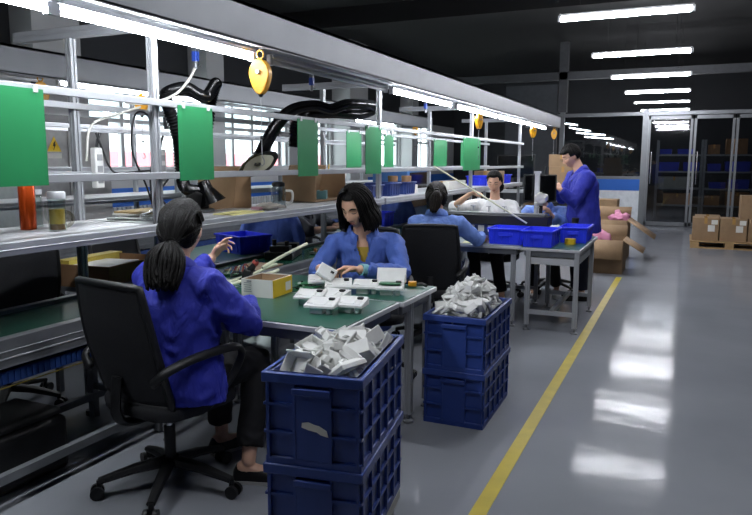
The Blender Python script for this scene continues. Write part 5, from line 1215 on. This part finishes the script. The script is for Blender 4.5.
# standing man with glasses
t, H, M_ = person('standing man in royal blue jacket and thin glasses examining a small part', (-1.03, 7.62, 0), dict(
    pelvis=(-1.0, 7.62, .90), chest=(-1.01, 7.61, 1.24), neck=(-1.06, 7.60, 1.425), head=(-1.145, 7.585, 1.565), fwd=(-.85, -.42, 0), face=(-.80, -.38, -.42), hs=1.03,
    sh_l=(-.94, 7.43, 1.345), sh_r=(-1.13, 7.77, 1.345), el_l=(-1.06, 7.30, 1.09), el_r=(-1.26, 7.78, 1.10), wr_l=(-1.19, 7.22, 1.22), wr_r=(-1.30, 7.5, 1.25), hd_l=(-.5, .5, .5), pn_l=(-.2, .7, -.5), th_l=(-.6, .1, .8), hd_r=(-.2, -.7, .5), pn_r=(-.2, -.6, -.6), th_r=(-.4, .1, .9),
    curl_l=(.7, .8, .85, .9), curl_r=(.7, .8, .85, .9),
    hp_l=(-.96, 7.54, .90), hp_r=(-1.05, 7.70, .90), kn_l=(-.98, 7.52, .50), kn_r=(-1.07, 7.70, .50), an_l=(-.97, 7.54, .09), an_r=(-1.05, 7.72, .09), toe_l=(-.9, -.3, 0), toe_r=(-.9, -.2, 0),
    jack=ROYAL, trou=mat('dark_navy_trousers', '#12162a', .8), hair='short', vox=.007, hem=.16, bulk=1.14, vneck=.05, cuff=.93))
g = MB()
for s in (-1, 1):
    g.tube([H((s*.034+.022*cos(a), .104, .0+.017*sin(a))) for a in [2*pi*k/16 for k in range(17)]], .0014, 6)
    g.tube([H((s*.056, .102, .006)), H((s*.078, .05, .008)), H((s*.08, -.01, .004))], .0014, 6)
g.tube([H((-.012, .105, .003)), H((.012, .105, .003))], .0014, 6); g.build('glasses', BLACKP, t)
MB().tube([V((-1.05, 7.57, 1.40)), V((-1.12, 7.50, 1.30))], .006, 6).build('lanyard', BLACKP, t)
s_ = thing('small_part', 'small dark part held up in the hands of the standing man', 'device part', (-1.27, 7.36, 1.28)); MB().box((0, 0, .01), (.06, .05, .022), (.2, .3, .4)).box((.01, 0, .025), (.02, .02, .02)).build('part_body', BLACKP, s_, local=True, bevel=.003)
# person behind the monitor
t, H, M_ = person('person in pale blue jacket mostly hidden behind the black monitor', (-1.50, 7.9, 0), dict(
    pelvis=(-1.42, 7.95, .52), chest=(-1.44, 7.86, .86), neck=(-1.46, 7.77, 1.02), head=(-1.49, 7.68, 1.13), fwd=(-.2, -1, 0), face=(-.2, -.8, -.6),
    sh_l=(-1.25, 7.83, .94), sh_r=(-1.63, 7.85, .94), el_l=(-1.20, 7.55, .84), el_r=(-1.70, 7.58, .82), wr_l=(-1.28, 7.33, .93), wr_r=(-1.60, 7.36, .84), hd_l=(-.2, -.5, .5), pn_l=(-.8, -.3, 0), pn_r=(0, 0, -1),
    hp_l=(-1.33, 7.9, .53), hp_r=(-1.5, 7.9, .53), kn_l=(-1.30, 7.5, .53), kn_r=(-1.5, 7.5, .53), an_l=(-1.26, 7.66, .1), an_r=(-1.5, 7.6, .1), toe_l=(.3, -1, 0), toe_r=(.1, -1, 0),
    jack=PALEB, trou=BTROU, hair='tied', hairm=HAIRB, vox=.009, shoe=WSHOE, sole=WSHOE, face_detail=False))
# person in dark clothes beyond the conveyor
t, H, M_ = person('person in dark clothes beyond the conveyor, mostly hidden by the shelf and carton', (-3.55, 6.0, 0), dict(
    pelvis=(-3.66, 6.0, .52), chest=(-3.6, 6.0, .87), neck=(-3.55, 5.99, 1.04), head=(-3.47, 5.98, 1.19), fwd=(1, -.05, 0), face=(.85, -.05, -.4),
    sh_l=(-3.58, 6.19, .96), sh_r=(-3.58, 5.81, .96), el_l=(-3.38, 6.26, .82), el_r=(-3.36, 5.74, .82), wr_l=(-3.16, 6.14, .86), wr_r=(-3.12, 5.84, .85), pn_r=(0, 0, -1), pn_l=(0, 0, -1),
    hp_l=(-3.64, 6.09, .53), hp_r=(-3.64, 5.91, .53), kn_l=(-3.28, 6.12, .53), kn_r=(-3.28, 5.88, .53), an_l=(-3.3, 6.12, .1), an_r=(-3.3, 5.88, .1), toe_l=(1, 0, 0), toe_r=(1, 0, 0),
    jack=mat('dark_workwear', '#1a1d26', .8), trou=BTROU, hair='short', hairm=HAIRB, vox=.009, face_detail=False, cuff=.25))
# ---------------------------------------------------------------- light and camera
w = bpy.data.worlds.new('World'); SC.world = w; w.use_nodes = True
bg = w.node_tree.nodes['Background']; bg.inputs['Color'].default_value = (.86, .93, 1, 1); bg.inputs['Strength'].default_value = 4.5
cd = bpy.data.cameras.new('Camera'); cam = bpy.data.objects.new('Camera', cd); COL.objects.link(cam)
cd.sensor_fit = 'HORIZONTAL'; cd.sensor_width = 36; cd.lens = 674.946*36/752
cd.shift_x = -.5/752; cd.shift_y = -2.5/752; cd.clip_start = .05; cd.clip_end = 200
YAW, PIT, ROL = .42771, .137307, -.002769
fw = V((-sin(YAW)*cos(PIT), cos(YAW)*cos(PIT), -sin(PIT))); r0 = V((cos(YAW), sin(YAW), 0)); u0 = r0.cross(fw)
c_, s_ = cos(ROL), sin(ROL); r2 = r0*c_ - u0*s_; u2 = r0*s_ + u0*c_
M = Matrix((r2, u2, -fw)).transposed()
cam.location = (0, 0, 1.5); cam.rotation_euler = M.to_euler()
SC.camera = cam
vs = SC.view_settings; vs.view_transform = 'Standard'; vs.look = 'None'; vs.gamma = 1; vs.use_curve_mapping = False; vs.exposure = 1.05
SC.display_settings.display_device = 'sRGB'
try:
    SC.cycles.use_denoising = True; SC.cycles.denoiser = 'OPENIMAGEDENOISE'
    SC.cycles.max_bounces = 8; SC.cycles.diffuse_bounces = 4; SC.cycles.glossy_bounces = 4; SC.cycles.transparent_max_bounces = 16
    SC.cycles.sample_clamp_indirect = 6; SC.cycles.caustics_reflective = False; SC.cycles.caustics_refractive = False
except Exception: pass
